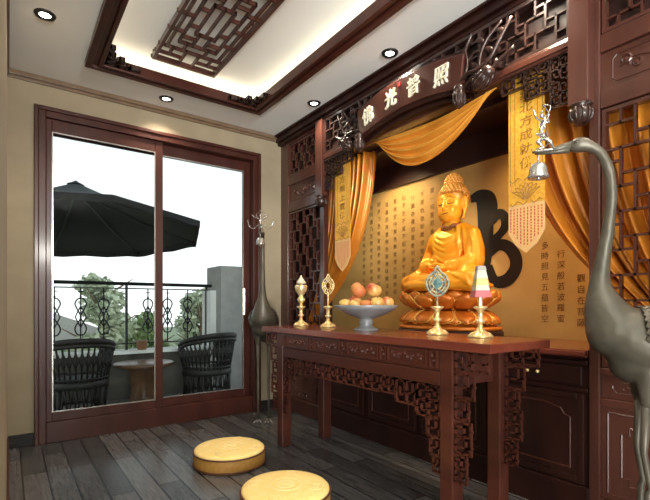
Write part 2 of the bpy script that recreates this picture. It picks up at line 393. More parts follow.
# ------------------------------------------------------------------ downlights
dl = None
DL = [(.187,3.25,'recessed ceiling downlight in the far left of the ceiling, left of the tray'),
      (1.126,3.95,'recessed ceiling downlight between the tray and the glass door'),
      (2.225,3.267,'recessed ceiling downlight above the left curtain, right of the tray corner'),
      (2.225,2.301,'recessed ceiling downlight above the carved name plaque'),
      (2.225,1.335,'added out-of-view ceiling downlight above the right curtain'),  # this and the following are out of view, added to brighten the ceiling
      (2.225,.37,'added out-of-view ceiling downlight above the right lattice screen'),
      (.187,1.9,'added out-of-view ceiling downlight along the left wall, nearer the camera'),
      (1.15,.30,'added out-of-view ceiling downlight above the camera end of the tray')]
for i,(x,y,lb) in enumerate(DL):
    if i == 0:
        dl = thing('ceiling_downlight', lb, 'downlight', (x,y,H), 'recessed round downlights in the ceiling')
        bm = NB(); lathe(bm, [(.030,-.004),(.052,-.010),(.052,0),(.030,0)], (x,y,H), 28); bm.faces.ensure_lookup_table()
        bm.free(); bm = NB(); n = 28
        prof = [(.032,-.002),(.032,-.007),(.040,-.012),(.056,-.010),(.061,-.001)]
        rings = [[bm.verts.new((x+r*math.cos(2*PI*k/n), y+r*math.sin(2*PI*k/n), H+z)) for k in range(n)] for r,z in prof]
        rings.append(rings[0])
        for a,b in zip(rings, rings[1:]):
            for k in range(n): bm.faces.new((a[k],a[(k+1)%n],b[(k+1)%n],b[k]))
        obj('trim_ring', bm, BLACKR, dl, True)
        bm = NB(); lathe(bm, [(.032,-.005),(.032,-.001)], (x,y,H), 28); obj('lamp', bm, GLOW, dl)
        L = bpy.data.lights.new('downlight_beam','SPOT'); L.energy = 30; L.spot_size = 2.2; L.spot_blend = .8; L.shadow_soft_size = .04; L.color = (1,.86,.68)
        lo = bpy.data.objects.new('downlight_beam', L); C.objects.link(lo); lo.parent = dl; lo.location = (0,0,-.02)
    else:
        c = dl.copy(); C.objects.link(c); c.location = (x,y,H); c['label'] = lb
        for ch in list(dl.children):
            k = ch.copy(); C.objects.link(k); k.parent = c

# ------------------------------------------------------------------ niche shell
XB = 3.05; NT = 2.46
wniche = struct('wall_niche', B(XB,XB+.05,.3,4.1,0,2.26), GOLDWALL)
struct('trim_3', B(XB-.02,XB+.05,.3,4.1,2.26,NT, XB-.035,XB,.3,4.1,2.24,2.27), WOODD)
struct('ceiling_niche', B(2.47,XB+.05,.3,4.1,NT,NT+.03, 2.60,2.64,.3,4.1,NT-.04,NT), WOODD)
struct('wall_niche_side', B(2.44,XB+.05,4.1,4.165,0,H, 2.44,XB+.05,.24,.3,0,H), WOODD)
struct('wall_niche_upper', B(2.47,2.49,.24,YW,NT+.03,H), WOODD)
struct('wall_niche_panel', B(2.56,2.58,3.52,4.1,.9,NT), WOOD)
# sutra written on the wall, and one huge brush character
SUT = '觀自在菩薩行深般若波羅蜜多時照見五蘊皆空度一切苦厄舍利子色不異空空不異色色即是空空即是色受想行識亦復如是舍利子是諸法空相不生不滅不垢不淨不增不減是故空中無色無受想行識無眼耳鼻舌身意無色聲香味觸法無眼界乃至無意識界無無明亦無無明盡乃至無老死亦無老死盡無苦集滅道無智亦無得以無所得故菩提薩埵依般若波羅蜜多故心無罣礙無罣礙故無有恐怖遠離顛倒夢想究竟涅槃三世諸佛依般若波羅蜜多故得阿耨多羅三藐三菩提'
bm = NB(); ii = 0
cols = [1.37,1.50,1.61] + [(2.62+.115*k) for k in range(9)]
for c_, y in enumerate(cols):
    n = (5,8,9)[c_] if c_ < 3 else 13
    zt = (1.28,1.45,1.52)[c_] if c_ < 3 else 2.12 - .012*(c_%3)
    for r in range(n):
        z = zt - r*.073
        if z < .98: break
        merge(bm, text_on_x(SUT[ii%len(SUT)], .056 if c_<3 else .050, XB-.002, y, z, 0, shear=.06)); ii += 1
obj('sutra_inscription', bm, INKS, wniche)
def stroke(bm, pts, x, n=10):
    """brush stroke: (y, z, halfwidth) points on a plane facing -X"""
    P = pts; L = []; R = []
    for i,(y,z,w) in enumerate(P):
        a = P[max(i-1,0)]; b = P[min(i+1,len(P)-1)]
        d = Vector((b[0]-a[0], b[1]-a[1])); d.normalize(); nx = Vector((-d.y, d.x))
        L.append(bm.verts.new((x, y+nx.x*w, z+nx.y*w))); R.append(bm.verts.new((x, y-nx.x*w, z-nx.y*w)))
    for i in range(len(P)-1): bm.faces.new((L[i],L[i+1],R[i+1],R[i]))
def smooth_pts(P, sub=6):
    out = []
    for i in range(len(P)-1):
        p0,p1,p2,p3 = P[max(i-1,0)],P[i],P[i+1],P[min(i+2,len(P)-1)]
        for k in range(sub):
            t = k/sub
            out.append(tuple(.5*((2*p1[j])+(-p0[j]+p2[j])*t+(2*p0[j]-5*p1[j]+4*p2[j]-p3[j])*t*t+(-p0[j]+3*p1[j]-3*p2[j]+p3[j])*t**3) for j in range(len(p1))))
    out.append(P[-1]); return out
BX = XB-.004
bm = NB()
for q,S in enumerate([
    [(2.22,1.96,.03),(2.14,1.97,.05),(2.07,1.93,.07),(2.035,1.86,.060),(2.05,1.78,.05)],
    [(2.12,1.96,.05),(2.09,1.85,.065),(2.08,1.7,.070),(2.09,1.45,.06),(2.13,1.27,.045),(2.12,1.19,.02)],
    [(2.03,1.76,.045),(1.965,1.80,.038),(1.92,1.77,.036),(1.91,1.70,.038),(1.96,1.64,.033),(2.04,1.58,.045)],
    [(2.06,1.50,.04),(1.97,1.56,.042),(1.89,1.54,.045),(1.83,1.46,.048),(1.83,1.37,.05),(1.90,1.29,.05),(2.0,1.29,.042),(2.05,1.41,.03)],
    [(2.34,2.0,.03),(2.42,1.85,.035),(2.55,1.72,.012)],
    [(2.44,1.80,.03),(2.44,1.5,.035),(2.45,1.25,.02)],
    [(2.36,1.66,.03),(2.26,1.72,.035),(2.2,1.62,.035),(2.3,1.50,.035),(2.36,1.4,.03),(2.24,1.36,.035)]]):
    stroke(bm, smooth_pts(S), BX - .0006*q)
obj('brush_character', bm, INK, wniche)

# ------------------------------------------------------------------ counter cabinets under the niche
t = thing('niche_cabinet', 'long low dark wooden cabinet filling the niche behind the carved table', 'cabinet', (2.7,CY,0))
y0,y1 = 1.045,3.355
obj('worktop', B(XF-.03,XB-.002,1.045,3.355,.835,.872, XF-.045,XF-.02,1.045,3.355,.842,.866), WOODTOP, t, bevel=.004)
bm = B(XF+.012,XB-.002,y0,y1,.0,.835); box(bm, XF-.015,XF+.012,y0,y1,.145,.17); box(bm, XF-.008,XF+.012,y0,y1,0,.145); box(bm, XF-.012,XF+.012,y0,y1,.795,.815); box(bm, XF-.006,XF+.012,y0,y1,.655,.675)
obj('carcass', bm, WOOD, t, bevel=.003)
nd = 4; dw = (y1-y0)/nd
for k in range(nd):
    a = y0+k*dw
    d = obj('drawer', B(XF-.004,XF+.012,a+.03,a+dw-.03,.685,.785), WOOD, t, bevel=.006)
    
    for q in (-.03,.03):
        bm = NB(); ell(bm, (XF-.014,a+dw/2+q,.735), (.010,.011,.011)); obj('knob', bm, BRASS, d, True)
    dd = NB(); frame(dd,'x',a+.02,a+dw-.02,.18,.645,.035,XF-.006,XF+.012); box(dd, XF+.0,XF+.012,a+.055,a+dw-.055,.215,.61)
    d = obj('door', dd, WOOD, t, bevel=.004)
    # raised cloud-shaped bead
    u0,u1,v0,v1 = a+.09,a+dw-.09,.25,.575
    P = [(u0,v0),(u1,v0),(u1,v1-.06),(u1-.03,v1-.05),(u1-.05,v1-.02),(u1-.10,v1-.01),(u1-.14,v1),(u0+.14,v1),(u0+.10,v1-.01),(u0+.05,v1-.02),(u0+.03,v1-.05),(u0,v1-.06),(u0,v0)]
    b2 = NB(); tube(b2, [P3('x',u,v,XF+.0) for u,v in P], .005, 6); obj('door_bead', b2, WOODH, d)
# ------------------------------------------------------------------ side screens (right and left)
def side_screen(yi, yo, side):
    """yi: niche side edge, yo: outer edge"""
    a,b = min(yi,yo), max(yi,yo)
    t = thing('screen_panel', 'tall rosewood lattice screen panel %s' % ('behind the large bronze crane, right of the niche' if side=='r' else 'left of the niche, next to the door wall corner'),
              'screen', (XF,(a+b)/2,0), 'tall lattice screens flanking the niche')
    X0,X1 = XF,XF+.05
    bm = B(X0-.006,X1,a,a+.05,0,H-.10, X0-.006,X1,b-.05,b,0,H-.10)
    for z0,z1 in ((0,.14),(.60,.64),(.755,.79),(2.08,2.17),(2.36,2.45),(2.79,H-.10)): box(bm, X0-.004,X1,a+.05,b-.05,z0,z1)
    obj('frame', bm, WOODS, t, bevel=.004)
    u0,u1 = a+.05,b-.05
    def inner(z0,z1,w=.018):
        bm = NB(); frame(bm,'x',u0+.006,u1-.006,z0+.006,z1-.006,w,X0+.004,X1-.008); return bm
    bm = inner(2.45,2.79); pinwheel(bm,'x',u0+.024,u1-.024,2.475,2.765,11,6,.0115,X0+.012,X1-.016)
    obj('upper_lattice', bm, WOODS, t)
    bm = inner(.79,2.08); 
    n,m = (9,20)
    pinwheel(bm,'x',u0+.024,u1-.024,.814,2.056,n,m,.0115,X0+.010,X1-.014)
    obj('lattice', bm, WOODS, t)
    for (z0,z1,nm) in ((2.17,2.36,'carved_panel'),(.64,.755,'carved_panel')):
        bm = B(X0+.016,X1-.01,u0+.001,u1-.001,z0+.001,z1-.001)
        P = []
        p0,p1,q0,q1 = u0+.05,u1-.05,z0+.03,z1-.03; c=.02
        P = [(p0+c,q0),(p1-c,q0),(p1,q0+c),(p1,q1-c),(p1-c,q1),(p0+c,q1),(p0,q1-c),(p0,q0+c),(p0+c,q0)]
        tube(bm, [P3('x',u,v,X0+.016) for u,v in P], .004, 6)
        scrolls(bm,'x',p0+.03,p1-.03,q0+.015,q1-.015,X0+.016,.0075 if z1-z0>.15 else .004,3 if z1-z0>.15 else 6)
        obj(nm, bm, WOODS, t)
    bm = B(X0+.014,X1-.01,u0+.001,u1-.001,.141,.599)
    for ins in (.03,.09):
        p0,p1,q0,q1 = u0+ins,u1-ins,.14+ins,.60-ins; c = .035 if ins>.05 else .004
        P = [(p0+c,q0),(p1-c,q0),(p1-c,q0+c),(p1,q0+c),(p1,q1-c),(p1-c,q1-c),(p1-c,q1),(p0+c,q1),(p0+c,q1-c),(p0,q1-c),(p0,q0+c),(p0+c,q0+c),(p0+c,q0)]
        tube(bm, [P3('x',u,v,X0+.014) for u,v in P], .006, 6)
    scrolls(bm,'x',u0+.16,u1-.16,.17,.23,X0+.014,.004,4)
    obj('lower_panel', bm, WOODS, t)
    return t
side_screen(1.04, .34, 'r'); side_screen(3.36, 4.06, 'l')
struct('trim_4', B(XF,XF+.05,4.06,YW,0,H, XF,XF+.05,.24,.34,0,H), WOODS)
# ------------------------------------------------------------------ overhead frieze with hanging posts
t = thing('fretwork_frieze', 'carved dark wooden fretwork frieze with hanging posts spanning the niche top', 'frieze', (XF,CY,2.42))
FX = 2.345
bm = B(XF-.07,XF+.06,.24,YW,H-.07,H-.001, XF-.045,XF+.06,.24,YW,H-.10,H-.07, XF-.10,XF+.06,.24,YW,H-.02,H-.001)
struct('trim_7', bm, WOOD, bevel=.006)
obj('lower_beam', B(FX+.015,XF+.04,1.115,3.305,2.425,2.49, FX+.005,FX+.015,1.115,3.305,2.44,2.475), WOODS, t, bevel=.004)
bm = NB(); frame(bm,'x',1.115,3.305,2.49,H-.10,.022,FX+.02,XF+.02)
for y in (1.66,2.02,2.38,2.74): pbox(bm,'x',y-.012,y+.012,2.51,H-.12,FX+.02,XF+.02)
for a,b in ((1.137,1.648),(1.672,2.008),(2.032,2.368),(2.392,2.728),(2.752,3.283)):
    pinwheel(bm,'x',a,b,2.512,H-.122,9 if b-a>.4 else 6,6,.012,FX+.024,FX+.05)
obj('fretwork', bm, CARVE, t)
obj('backing', B(XF+.04,XF+.047,1.115,3.305,2.49,H-.10), WOODD, t)
for ya,yb in ((1.015,1.115),(3.305,3.405)):
    yc = (ya+yb)/2
    p = obj('hanging_post', B(FX-.015,XF+.0,ya,yb,2.12,H-.10), WOODS, t, bevel=.005)
    bm = NB(); lathe(bm, [(.018,-.10),(.034,-.095),(.048,-.07),(.052,-.045),(.044,-.02),(.03,-.01),(.05,-.004),(.05,0)], (FX+.02,yc,2.12), 20)
    for k in range(10):
        a = 2*PI*k/10; tube(bm, [(FX+.02+r*math.cos(a), yc+r*math.sin(a), 2.12+z) for r,z in ((.02,-.10),(.05,-.07),(.054,-.045),(.045,-.02))], .006, 5)
    obj('lotus_bud_finial', bm, CARVE, p, True)
# stepped fret brackets under the beam
for s in (1,-1):
    bm = NB(); Y = lambda d: (1.115+d) if s > 0 else (3.305-d)
    for (d0,d1,dep,nu,nv) in ((0,.11,.27,2,4),(.11,.25,.17,2,3),(.25,.40,.09,2,1)):
        a,b = sorted((Y(d0),Y(d1))); fret(bm,'x',a,b,2.425-dep,2.425,nu,nv,.007,FX+.02,FX+.036,.16)
        frame(bm,'x',a,b,2.425-dep,2.425,.009,FX+.022,FX+.043)
    obj('fret_bracket', bm, CARVE, t)

# ------------------------------------------------------------------ name plaque
PX_ = 2.255
t = thing('name_plaque', 'arched dark wooden plaque with four pale carved characters above the niche', 'plaque', (PX_,CY,2.5))
def arch(bm, ya, yb, z_end, sag, h0, h1, x0, x1, n=20, flare=.0):
    c = (ya+yb)/2; hw = (yb-ya)/2; R = []
    for i in range(n+1):
        q = -1+2*i/n; z = z_end + sag*(1-q*q)
        R.append([bm.verts.new((x, c+q*hw*(1+flare*k), z+(h0 if k==0 else h1))) for x in (x0,x1) for k in (0,1)])
    for a,b in zip(R,R[1:]):
        for i,j in ((0,1),(1,3),(3,2),(2,0)): bm.faces.new((a[i],a[j],b[j],b[i]))
    bm.faces.new((R[0][0],R[0][1],R[0][3],R[0][2])); bm.faces.new((R[-1][2],R[-1][3],R[-1][1],R[-1][0]))
bm = NB(); arch(bm, 1.72, 2.68, 2.43, .07, 0, .21, PX_, PX_+.045, flare=.05)
obj('board', bm, WOODS, t, bevel=.006)
bm = NB(); arch(bm, 1.66, 2.74, 2.395, .075, 0, .045, PX_+.015, PX_+.09, flare=0)
arch(bm, 1.68, 2.72, 2.37, .07, 0, .03, PX_+.05, PX_+.09)
arch(bm, 1.70, 2.70, 2.64, .07, 0, .018, PX_+.01, PX_+.06)
obj('arch_moulding', bm, WOOD, t, bevel=.004)
for i,(ch,y) in enumerate(zip('佛光普照', (2.57,2.32,2.10,1.86))):
    q = (y-2.2)/.48; z = 2.43+.07*(1-q*q)+.105
    o = obj('character', text_on_x(ch, .135, PX_-.006, y, z, .008, roll=(y-2.2)*.28, off=.0008, shear=.08, sx=.9), WHITEP, t)
obj('red_seal', B(PX_-.003,PX_+.002,2.225,2.25,2.655,2.685), SEAL, t)
for dy in (1.80,2.60): obj('bracket', B(PX_+.04, FX+.014, dy-.02, dy+.02, 2.52, 2.58), WOOD, t)
def corbel(s, lb):
    Yf = lambda d: CY - s*d     # s=1 right side, d measured from the niche centre
    t = thing('lotus_corbel', lb, 'corbel', (PX_+.06, Yf(.6), 2.4), 'carved lotus corbels at both ends of the plaque')
    def bud(p, d, L, r, n=9):
        bm = NB(); p = Vector(p); d = Vector(d).normalized(); up = Vector((1,0,0)); x = d.cross(up).normalized(); y = x.cross(d)
        prof = [(0,.45),(.08,.85),(.22,1.0),(.3,.8),(.36,.95),(.5,1.05),(.58,.85),(.66,.98),(.8,.8),(.92,.5),(1,.15)]
        tube(bm, [p+d*L*a for a,_ in prof], [r*b for _,b in prof], 14)
        for k in range(n):
            a = 2*PI*k/n; v = x*math.cos(a)+y*math.sin(a)
            tube(bm, [p+d*L*q+v*r*w for q,w in ((.3,.85),(.5,1.06),(.7,1.0),(.9,.6))], r*.14, 5)
        return bm
    obj('lotus_bud', bud((PX_-.0,Yf(.475),2.46),(0,0,-1),.15,.036), CARVE, t, True)
    obj('lotus_bud', bud((PX_-.0,Yf(.70),2.47),(0,s*1,-.75),.15,.045), CARVE, t, True)
    bm = NB()
    for P,r in (([(0,.43,2.46),(-.02,.52,2.50),(-.02,.60,2.50),(-.01,.68,2.53),(0,.74,2.62),(.02,.80,2.72)],.011),
                ([(0,.45,2.40),(-.01,.56,2.47),(-.01,.66,2.46),(0,.74,2.50),(.01,.82,2.54)],.010),
                ([(0,.60,2.50),(-.01,.62,2.58),(0,.66,2.66),(.02,.74,2.73)],.008),
                ([(.0,.50,2.49),(0,.52,2.58),(.01,.50,2.67),(.02,.54,2.76)],.009),
                ([(0,.52,2.58),(0,.57,2.62),(.0,.62,2.60)],.007),
                ([(0,.70,2.47),(-.01,.70,2.42),(.0,.66,2.38)],.008)):
        Q = smooth_pts([(PX_+.02+a,Yf(b),c) for a,b,c in P], 4); tube(bm, Q, r, 7)
    for (b,c) in ((.56,2.55),(.66,2.60),(.74,2.67),(.6,2.68)):
        ell(bm, (PX_+.03,Yf(b),c), (.01,.035,.018), (s*.6,0,0), 10, 6)
    box(bm, PX_+.03, FX+.02, min(Yf(.53),Yf(.56)), max(Yf(.53),Yf(.56)), 2.48, 2.52); box(bm, PX_+.03, FX+.02, min(Yf(.68),Yf(.71)), max(Yf(.68),Yf(.71)), 2.49, 2.53)
    obj('branch', bm, CARVE, t, True)
corbel(1, 'dark carved lotus buds and branches at the right end of the plaque')
corbel(-1, 'dark carved lotus buds and branches at the left end of the plaque')

# ------------------------------------------------------------------ drapery
def cloth(name, fn, nu, nv, m, thick=.004):
    bm = NB(); V = [[bm.verts.new(fn(i/nu, j/nv)) for i in range(nu+1)] for j in range(nv+1)]
    for j in range(nv):
        for i in range(nu): bm.faces.new((V[j][i],V[j][i+1],V[j+1][i+1],V[j+1][i]))
    o = obj(name, bm, m, None, True)
    s = o.modifiers.new('thick','SOLIDIFY'); s.thickness = thick; s.offset = 0
    return o
def curtain(s, wout, wtie):
    Yc = lambda y: y if s > 0 else 2*CY - y
    def fn(u, v):
        # u across from the niche-side edge (0) to the outer edge (1); v down
        top = (1.58-wout*u, 2.42); tie = (.80-wtie*u, 1.02-.10*u)
        ctl = (top[0]-.06+.0*u, 1.55-.10*u)
        if v < .78:
            y,z = bez(top, ctl, tie, v/.78)
        else:
            q = (v-.78)/.22; y = tie[0]-.02*q+.10*(u-.5)*-q; z = tie[1]-(tie[1]-.885)*q
        amp = .045*(1-.45*v); x = 2.53 + amp*math.sin(u*2*PI*7.5 + .8*math.sin(v*3)) + .014*math.sin(u*2*PI*17+v*4)
        return (x, Yc(y), z)
    return fn
o = cloth('curtain', curtain(1, 1.10, .34), 200, 40, SILK)
tag(center_origin(o), 'large golden silk curtain gathered to the right of the niche behind the lattice', 'curtain', 'golden curtains tied back at both sides of the niche')
o = cloth('curtain', curtain(-1, .62, .20), 160, 40, SILK)
tag(center_origin(o), 'golden silk curtain gathered to the left of the niche beside the left banner', 'curtain', 'golden curtains tied back at both sides of the niche')
def swag(u, v):
    y = 2.70-1.12*u
    top = 2.415 - .02*math.sin(PI*u); sag = .30*math.sin(PI*min(1,max(0,u)))**.8
    z = top - sag*v
    x = 2.398 - .025*math.sin(PI*u)*math.sin(PI*v*.5) + .020*math.sin(v*2*PI*4.5+u*2)*(.3+math.sin(PI*u))
    return (x, 2.14+(y-2.16)*(1-.12*v), z)
o = cloth('valance_swag', swag, 60, 70, SILKL)
tag(center_origin(o), 'golden silk swag hanging in a curve under the name plaque', 'drape')
# banners
def banner(yc, w, zt, chars, lb, hh, zcol0, dz, x=2.396):
    t = thing('prayer_banner', lb, 'banner', (x,yc,zt), 'embroidered gold banners hanging at both sides of the niche')
    zs = 1.52; zp = 1.40
    bm = NB(); P = [(yc-w/2,zt),(yc+w/2,zt),(yc+w/2,zs+.16),(yc-w/2,zs+.16)]
    def slab(bm, P, x0, x1):
        A = [bm.verts.new((x0,y,z)) for y,z in P]; D = [bm.verts.new((x1,y,z)) for y,z in P]
        bm.faces.new(A); bm.faces.new(D[::-1])
        for i in range(len(P)): j=(i+1)%len(P); bm.faces.new((A[i],D[i],D[j],A[j]))
    slab(bm, P, x, x+.006); obj('cloth', bm, BANNER, t)
    bm = NB(); P = [(yc-w/2,zs+.16),(yc+w/2,zs+.16),(yc+w/2,zs),(yc+w*.3,zs-.07),(yc+.0,zp),(yc-w*.3,zs-.07),(yc-w/2,zs)]
    slab(bm, P, x, x+.006); obj('pointed_tip', bm, BANNERT, t)
    bm = NB()
    for sy in (-1,1):
        for off,wd in ((.012,.004),(.040,.003)): box(bm, x-.001,x,yc+sy*(w/2-off)-wd/2,yc+sy*(w/2-off)+wd/2,zs+.28,zt)
    for i,c in enumerate(chars): merge(bm, text_on_x(c, hh, x-.0012, yc, zcol0-i*dz, 0, off=.001, shear=.05, sx=1.25))
    # lotus flower outline
    cz = zs+.215
    for k in range(7):
        a = (k-3)*.42; px = yc+math.sin(a)*w*.40; pz = cz+math.cos(a)*.055
        tube(bm, smooth_pts([(x-.001,yc+math.sin(a)*.01,cz-.03),(x-.001,lerp(yc,px,.5)+.018,lerp(cz,pz,.6)),(x-.001,px,pz+.01),(x-.001,lerp(yc,px,.5)-.018,lerp(cz,pz,.6)),(x-.001,yc+math.sin(a)*.01,cz-.03)],4), .0022, 4)
    for dz_ in (-.045,.09): tube(bm, [(x-.001,yc-w*.45+w*.9*k/12,cz+dz_+.012*math.sin(k*1.6)) for k in range(13)], .0022, 4)
    obj('embroidery', bm, INK_BRN, t)
    bm = NB(); n = int(w/.020)
    for i in range(n):
        y = yc - w/2 + .015 + i*(w-.03)/(n-1)
        q = abs(y-yc)/(w/2); zb = lerp(zp,zs,q**1.0)+.03
        z = zs+.14
        while z > zb:
            h = random.uniform(.008,.016); box(bm, x-.001,x,y-.0035,y+.0035,z-h,z); z -= h+.006
    obj('red_embroidery', bm, INK_RED, t)
    bm = NB(); tube(bm, [(x+.003,yc-w/2-.015,zt),(x+.003,yc+w/2+.015,zt)], .008, 8); obj('hanging_rod', bm, CARVE, t)
banner(1.375, .215, 2.42, '無北方成就佛', 'gold brocade banner with six brown characters hanging right of the statue', .064, 2.31, .079)
banner(3.075, .215, 2.42, '南方無上寶佛', 'narrow gold brocade banner with brown characters hanging left of the statue', .064, 2.29, .079)

# ------------------------------------------------------------------ altar table
t = thing('altar_table', 'long carved reddish wooden altar table with fretwork apron holding the offerings', 'table', (1.93,CY,0))
TX0,TX1,TY0,TY1,TH = 1.70,2.20,1.135,3.265,.93
obj('tabletop', B(TX0,TX1,TY0,TY1,TH-.042,TH), WOODTOP, t, bevel=.004)
LY = (1.395, 3.005); LW = .042
for y in LY:
    for x in (TX0+.022+LW, TX1-.004-LW):
        bm = B(x-LW,x+LW,y-LW*.95,y+LW*.95,0,TH-.042); obj('leg', bm, WOODH, t, bevel=.008)
bm = NB(); XA = TX0+.03
for xa,xb,sg in ((XA,XA+.025,1),(TX1-.06,TX1-.035,-1)):
    a,b = LY[0]+LW,LY[1]-LW
    box(bm, xa,xb,a,b,.775,TH-.042); box(bm, xa-.006 if sg>0 else xa, xb if sg>0 else xb+.006,a,b,.705,.775)
for y in LY: box(bm, XA+.08,TX1-.11,y-.012,y+.012,.70,TH-.042)
obj('frieze_rail', bm, WOODH, t, bevel=.004)
# carved drawer fronts and small upright plaques between
ya,yb = LY[0]+LW,LY[1]-LW
n = 4; dv = .075; w = (yb-ya-(n+1)*dv)/n
for k in range(n):
    a = ya+dv+k*(w+dv)
    bm = NB(); frame(bm,'x',a,a+w,.79,.875,.010,XA-.014,XA); box(bm, XA-.006,XA,a+.01,a+w-.01,.80,.865)
    scrolls(bm,'x',a+.025,a+w-.025,.808,.857,XA-.007,.0045,5)
    obj('carved_drawer_front', bm, WOODH, t)
for k in range(n+1):
    a = ya+k*(w+dv)+.012
    bm = NB(); frame(bm,'x',a,a+dv-.024,.79,.875,.008,XA-.012,XA); scrolls(bm,'x',a+.01,a+dv-.034,.80,.865,XA-.006,.004,1)
    obj('carved_plaque', bm, WOODH, t)
# fret apron hanging below the rail
def stepped(sx_, name, xa, xb):
    bm = NB()
    L = yb-ya
    for side in (0,1):
        Y = (lambda d: ya+d) if side == 0 else (lambda d: yb-d)
        for (d0,d1,dep,nu,nv) in ((0,.16,.165,2,2),(.16,.31,.125,2,1),(.31,.43,.09,2,1),(.43,L/2,.095,4,1)):
            a,b = sorted((Y(d0),Y(d1))); fret(bm,'x',a,b,.703-dep,.703,nu,nv,.0085,xa,xb,.16)
            if dep > .1 or True: seg(bm,'x',(a,.703-dep),(b,.703-dep),.009,xa+.001,xb-.001)
            for q in (a,b): seg(bm,'x',(q,.703-dep),(q,.703),.009,xa+.001,xb-.001)
        # tapering fret down the inner side of the leg
        for (z1,z0,dd) in ((.538,.44,.085),(.44,.35,.065),(.35,.27,.045)):
            a,b = sorted((Y(0),Y(dd))); fret(bm,'x',a,b,z0,z1,1,1,.008,xa,xb,.18)
            seg(bm,'x',(Y(dd),z0),(Y(dd),z1),.008,xa+.001,xb-.001); seg(bm,'x',(a,z0),(b,z0),.008,xa+.001,xb-.001)
    return obj(name, bm, WOODH, t)
stepped(1,'fret_apron',XA-.004,XA+.010)
# outer brackets: flat fretwork ears outside the legs, front and rear
for xx in (XA-.004, TX1-.055):
    for side in (0,1):
        bm = NB(); Y = (lambda d: LY[0]-LW-d) if side == 0 else (lambda d: LY[1]+LW+d)
        for (z1,z0,d0,d1,nu,nv) in ((.886,.79,0,.19,2,1),(.785,.66,0,.115,1,1),(.655,.56,0,.085,1,1),(.555,.40,0,.10,1,2),(.395,.26,0,.075,1,2)):
            a,b = sorted((Y(d0),Y(d1))); fret(bm,'x',a,b,z0,z1,nu,nv,.0085,xx,xx+.013,.16)
            frame(bm,'x',a,b,z0,z1,.008,xx+.001,xx+.012)
        obj('fret_ear', bm, WOODH, t)

# ------------------------------------------------------------------ golden seated statue
def petal(bm, rim, cx, cy, a, b, th, N, z0, hgt, prof):
    """one lotus petal: prof gives the ellipse scale from root to tip"""
    V = []; dth = 2*PI/N*.52
    for j in range(8):
        v = j/7; w = (math.sin(PI*(.25+.5*v/.7)) if v < .55 else math.cos((v-.55)/.45*PI*.5)**.6*math.sin(PI*(.25+.5*.55/.7)))
        row = []
        for i in range(-3,4):
            u = i/3; sc = prof(v) - .05*u*u; q = th+dth*w*u
            row.append(bm.verts.new((cx+a*sc*math.cos(q), cy+b*sc*math.sin(q), z0+hgt*v)))
        V.append(row)
    for A,D in zip(V,V[1:]):
        for i in range(6): bm.faces.new((A[i],A[i+1],D[i+1],D[i]))
    tube(rim, [V[j][0].co for j in range(8)]+[V[j][6].co for j in range(7,-1,-1)], .0065, 5)
X0,Y0 = 2.72,2.14
BXc,BYc = 2.68,2.15
t = thing('golden_statue', 'gilded seated figure in monk robes on a lotus throne in the niche', 'statue', (BXc,BYc,.872))
bm = NB(); lathe(bm, [(.97,0),(1,.01),(1,.045),(.96,.055)], (BXc,BYc,.872), 48, .315,.415); obj('plinth', bm, WOODD, t)
bm = NB(); lathe(bm, [(.97,.0),(1.0,.006),(1.0,.022),(.90,.028),(.80,.07),(.70,.12),(.68,.14),(.66,.15),(.70,.165),(.80,.21),(.84,.25),(.82,.268),(.6,.272)], (BXc,BYc,.927), 64, .305,.405)
obj('lotus_base', bm, GOLDL, t, True)
for up,N in ((False,14),(True,14)):
    bm = NB(); rm = NB()
    for q in (0,1):
        for k in range(N):
            th = 2*PI*(k+.5*q)/N
            if up: petal(bm,rm,BXc,BYc,.305,.405,th,N,1.075+.012*q,.105+.012*q,lambda v,q=q: (.74-.03*q)+.27*math.sin(v*PI*.62))
            else: petal(bm,rm,BXc,BYc,.305,.405,th,N,1.068,-.092-.006*q,lambda v,q=q: (.74-.03*q)+.26*math.sin(v*PI*.55)**.8)
    o = obj('lotus_petals', bm, GOLDL, t, True); sm = o.modifiers.new('thick','SOLIDIFY'); sm.thickness = .007
    obj('petal_rims', rm, BRASSG, o, True)
SZ = 1.205
YAW = math.radians(9); CW,SW = math.cos(YAW),math.sin(YAW)
def W(f,s,z): return Vector((X0-f*CW-s*SW*.0-(-s*SW), Y0-f*SW+s*CW, z))
def E3(bm,f,s,z,rf,rs,rz,rot=None): ell(bm, W(f,s,z), (rf,rs,rz), rot or (0,0,YAW), 24, 14)
def base_body():
    bm = NB()
    E3(bm,0,0,1.30,.17,.25,.11); E3(bm,-.01,0,1.45,.12,.165,.20); E3(bm,.015,0,1.565,.112,.175,.12)
    caps(bm,[W(-.01,-.175,1.605),W(-.01,-.09,1.645),W(-.01,0,1.665),W(-.01,.09,1.645),W(-.01,.175,1.605)],[.070,.070,.068,.070,.070],16)
    E3(bm,.16,0,1.245,.20,.31,.055); E3(bm,.07,0,1.24,.2,.34,.05)
    for s in (1,-1):
        caps(bm,[W(.02,s*.13,1.29),W(.13,s*.27,1.285),W(.20,s*.335,1.265)],[.105,.092,.072],16)
        caps(bm,[W(.20,s*.335,1.262),W(.29,s*.18,1.268),W(.31,s*.0,1.272)],[.07,.062,.05],16)
        caps(bm,[W(-.01,s*.185,1.605),W(.0,s*.225,1.50),W(.035,s*.24,1.41)],[.066,.066,.070],16)
        caps(bm,[W(.035,s*.24,1.41),W(.12,s*.18,1.385),W(.195,s*.09,1.375)],[.070,.056,.040],16)
        caps(bm,[W(.05,s*.235,1.40),W(.08,s*.225,1.33),W(.10,s*.21,1.28)],[.06,.06,.05],14)
    caps(bm,[W(0,0,1.66),W(.012,0,1.80)],[.072,.058],16)
    return bm
b0 = remesh(base_body(), .012, 6)
tree = BVHTree.FromBMesh(b0); b0.free()
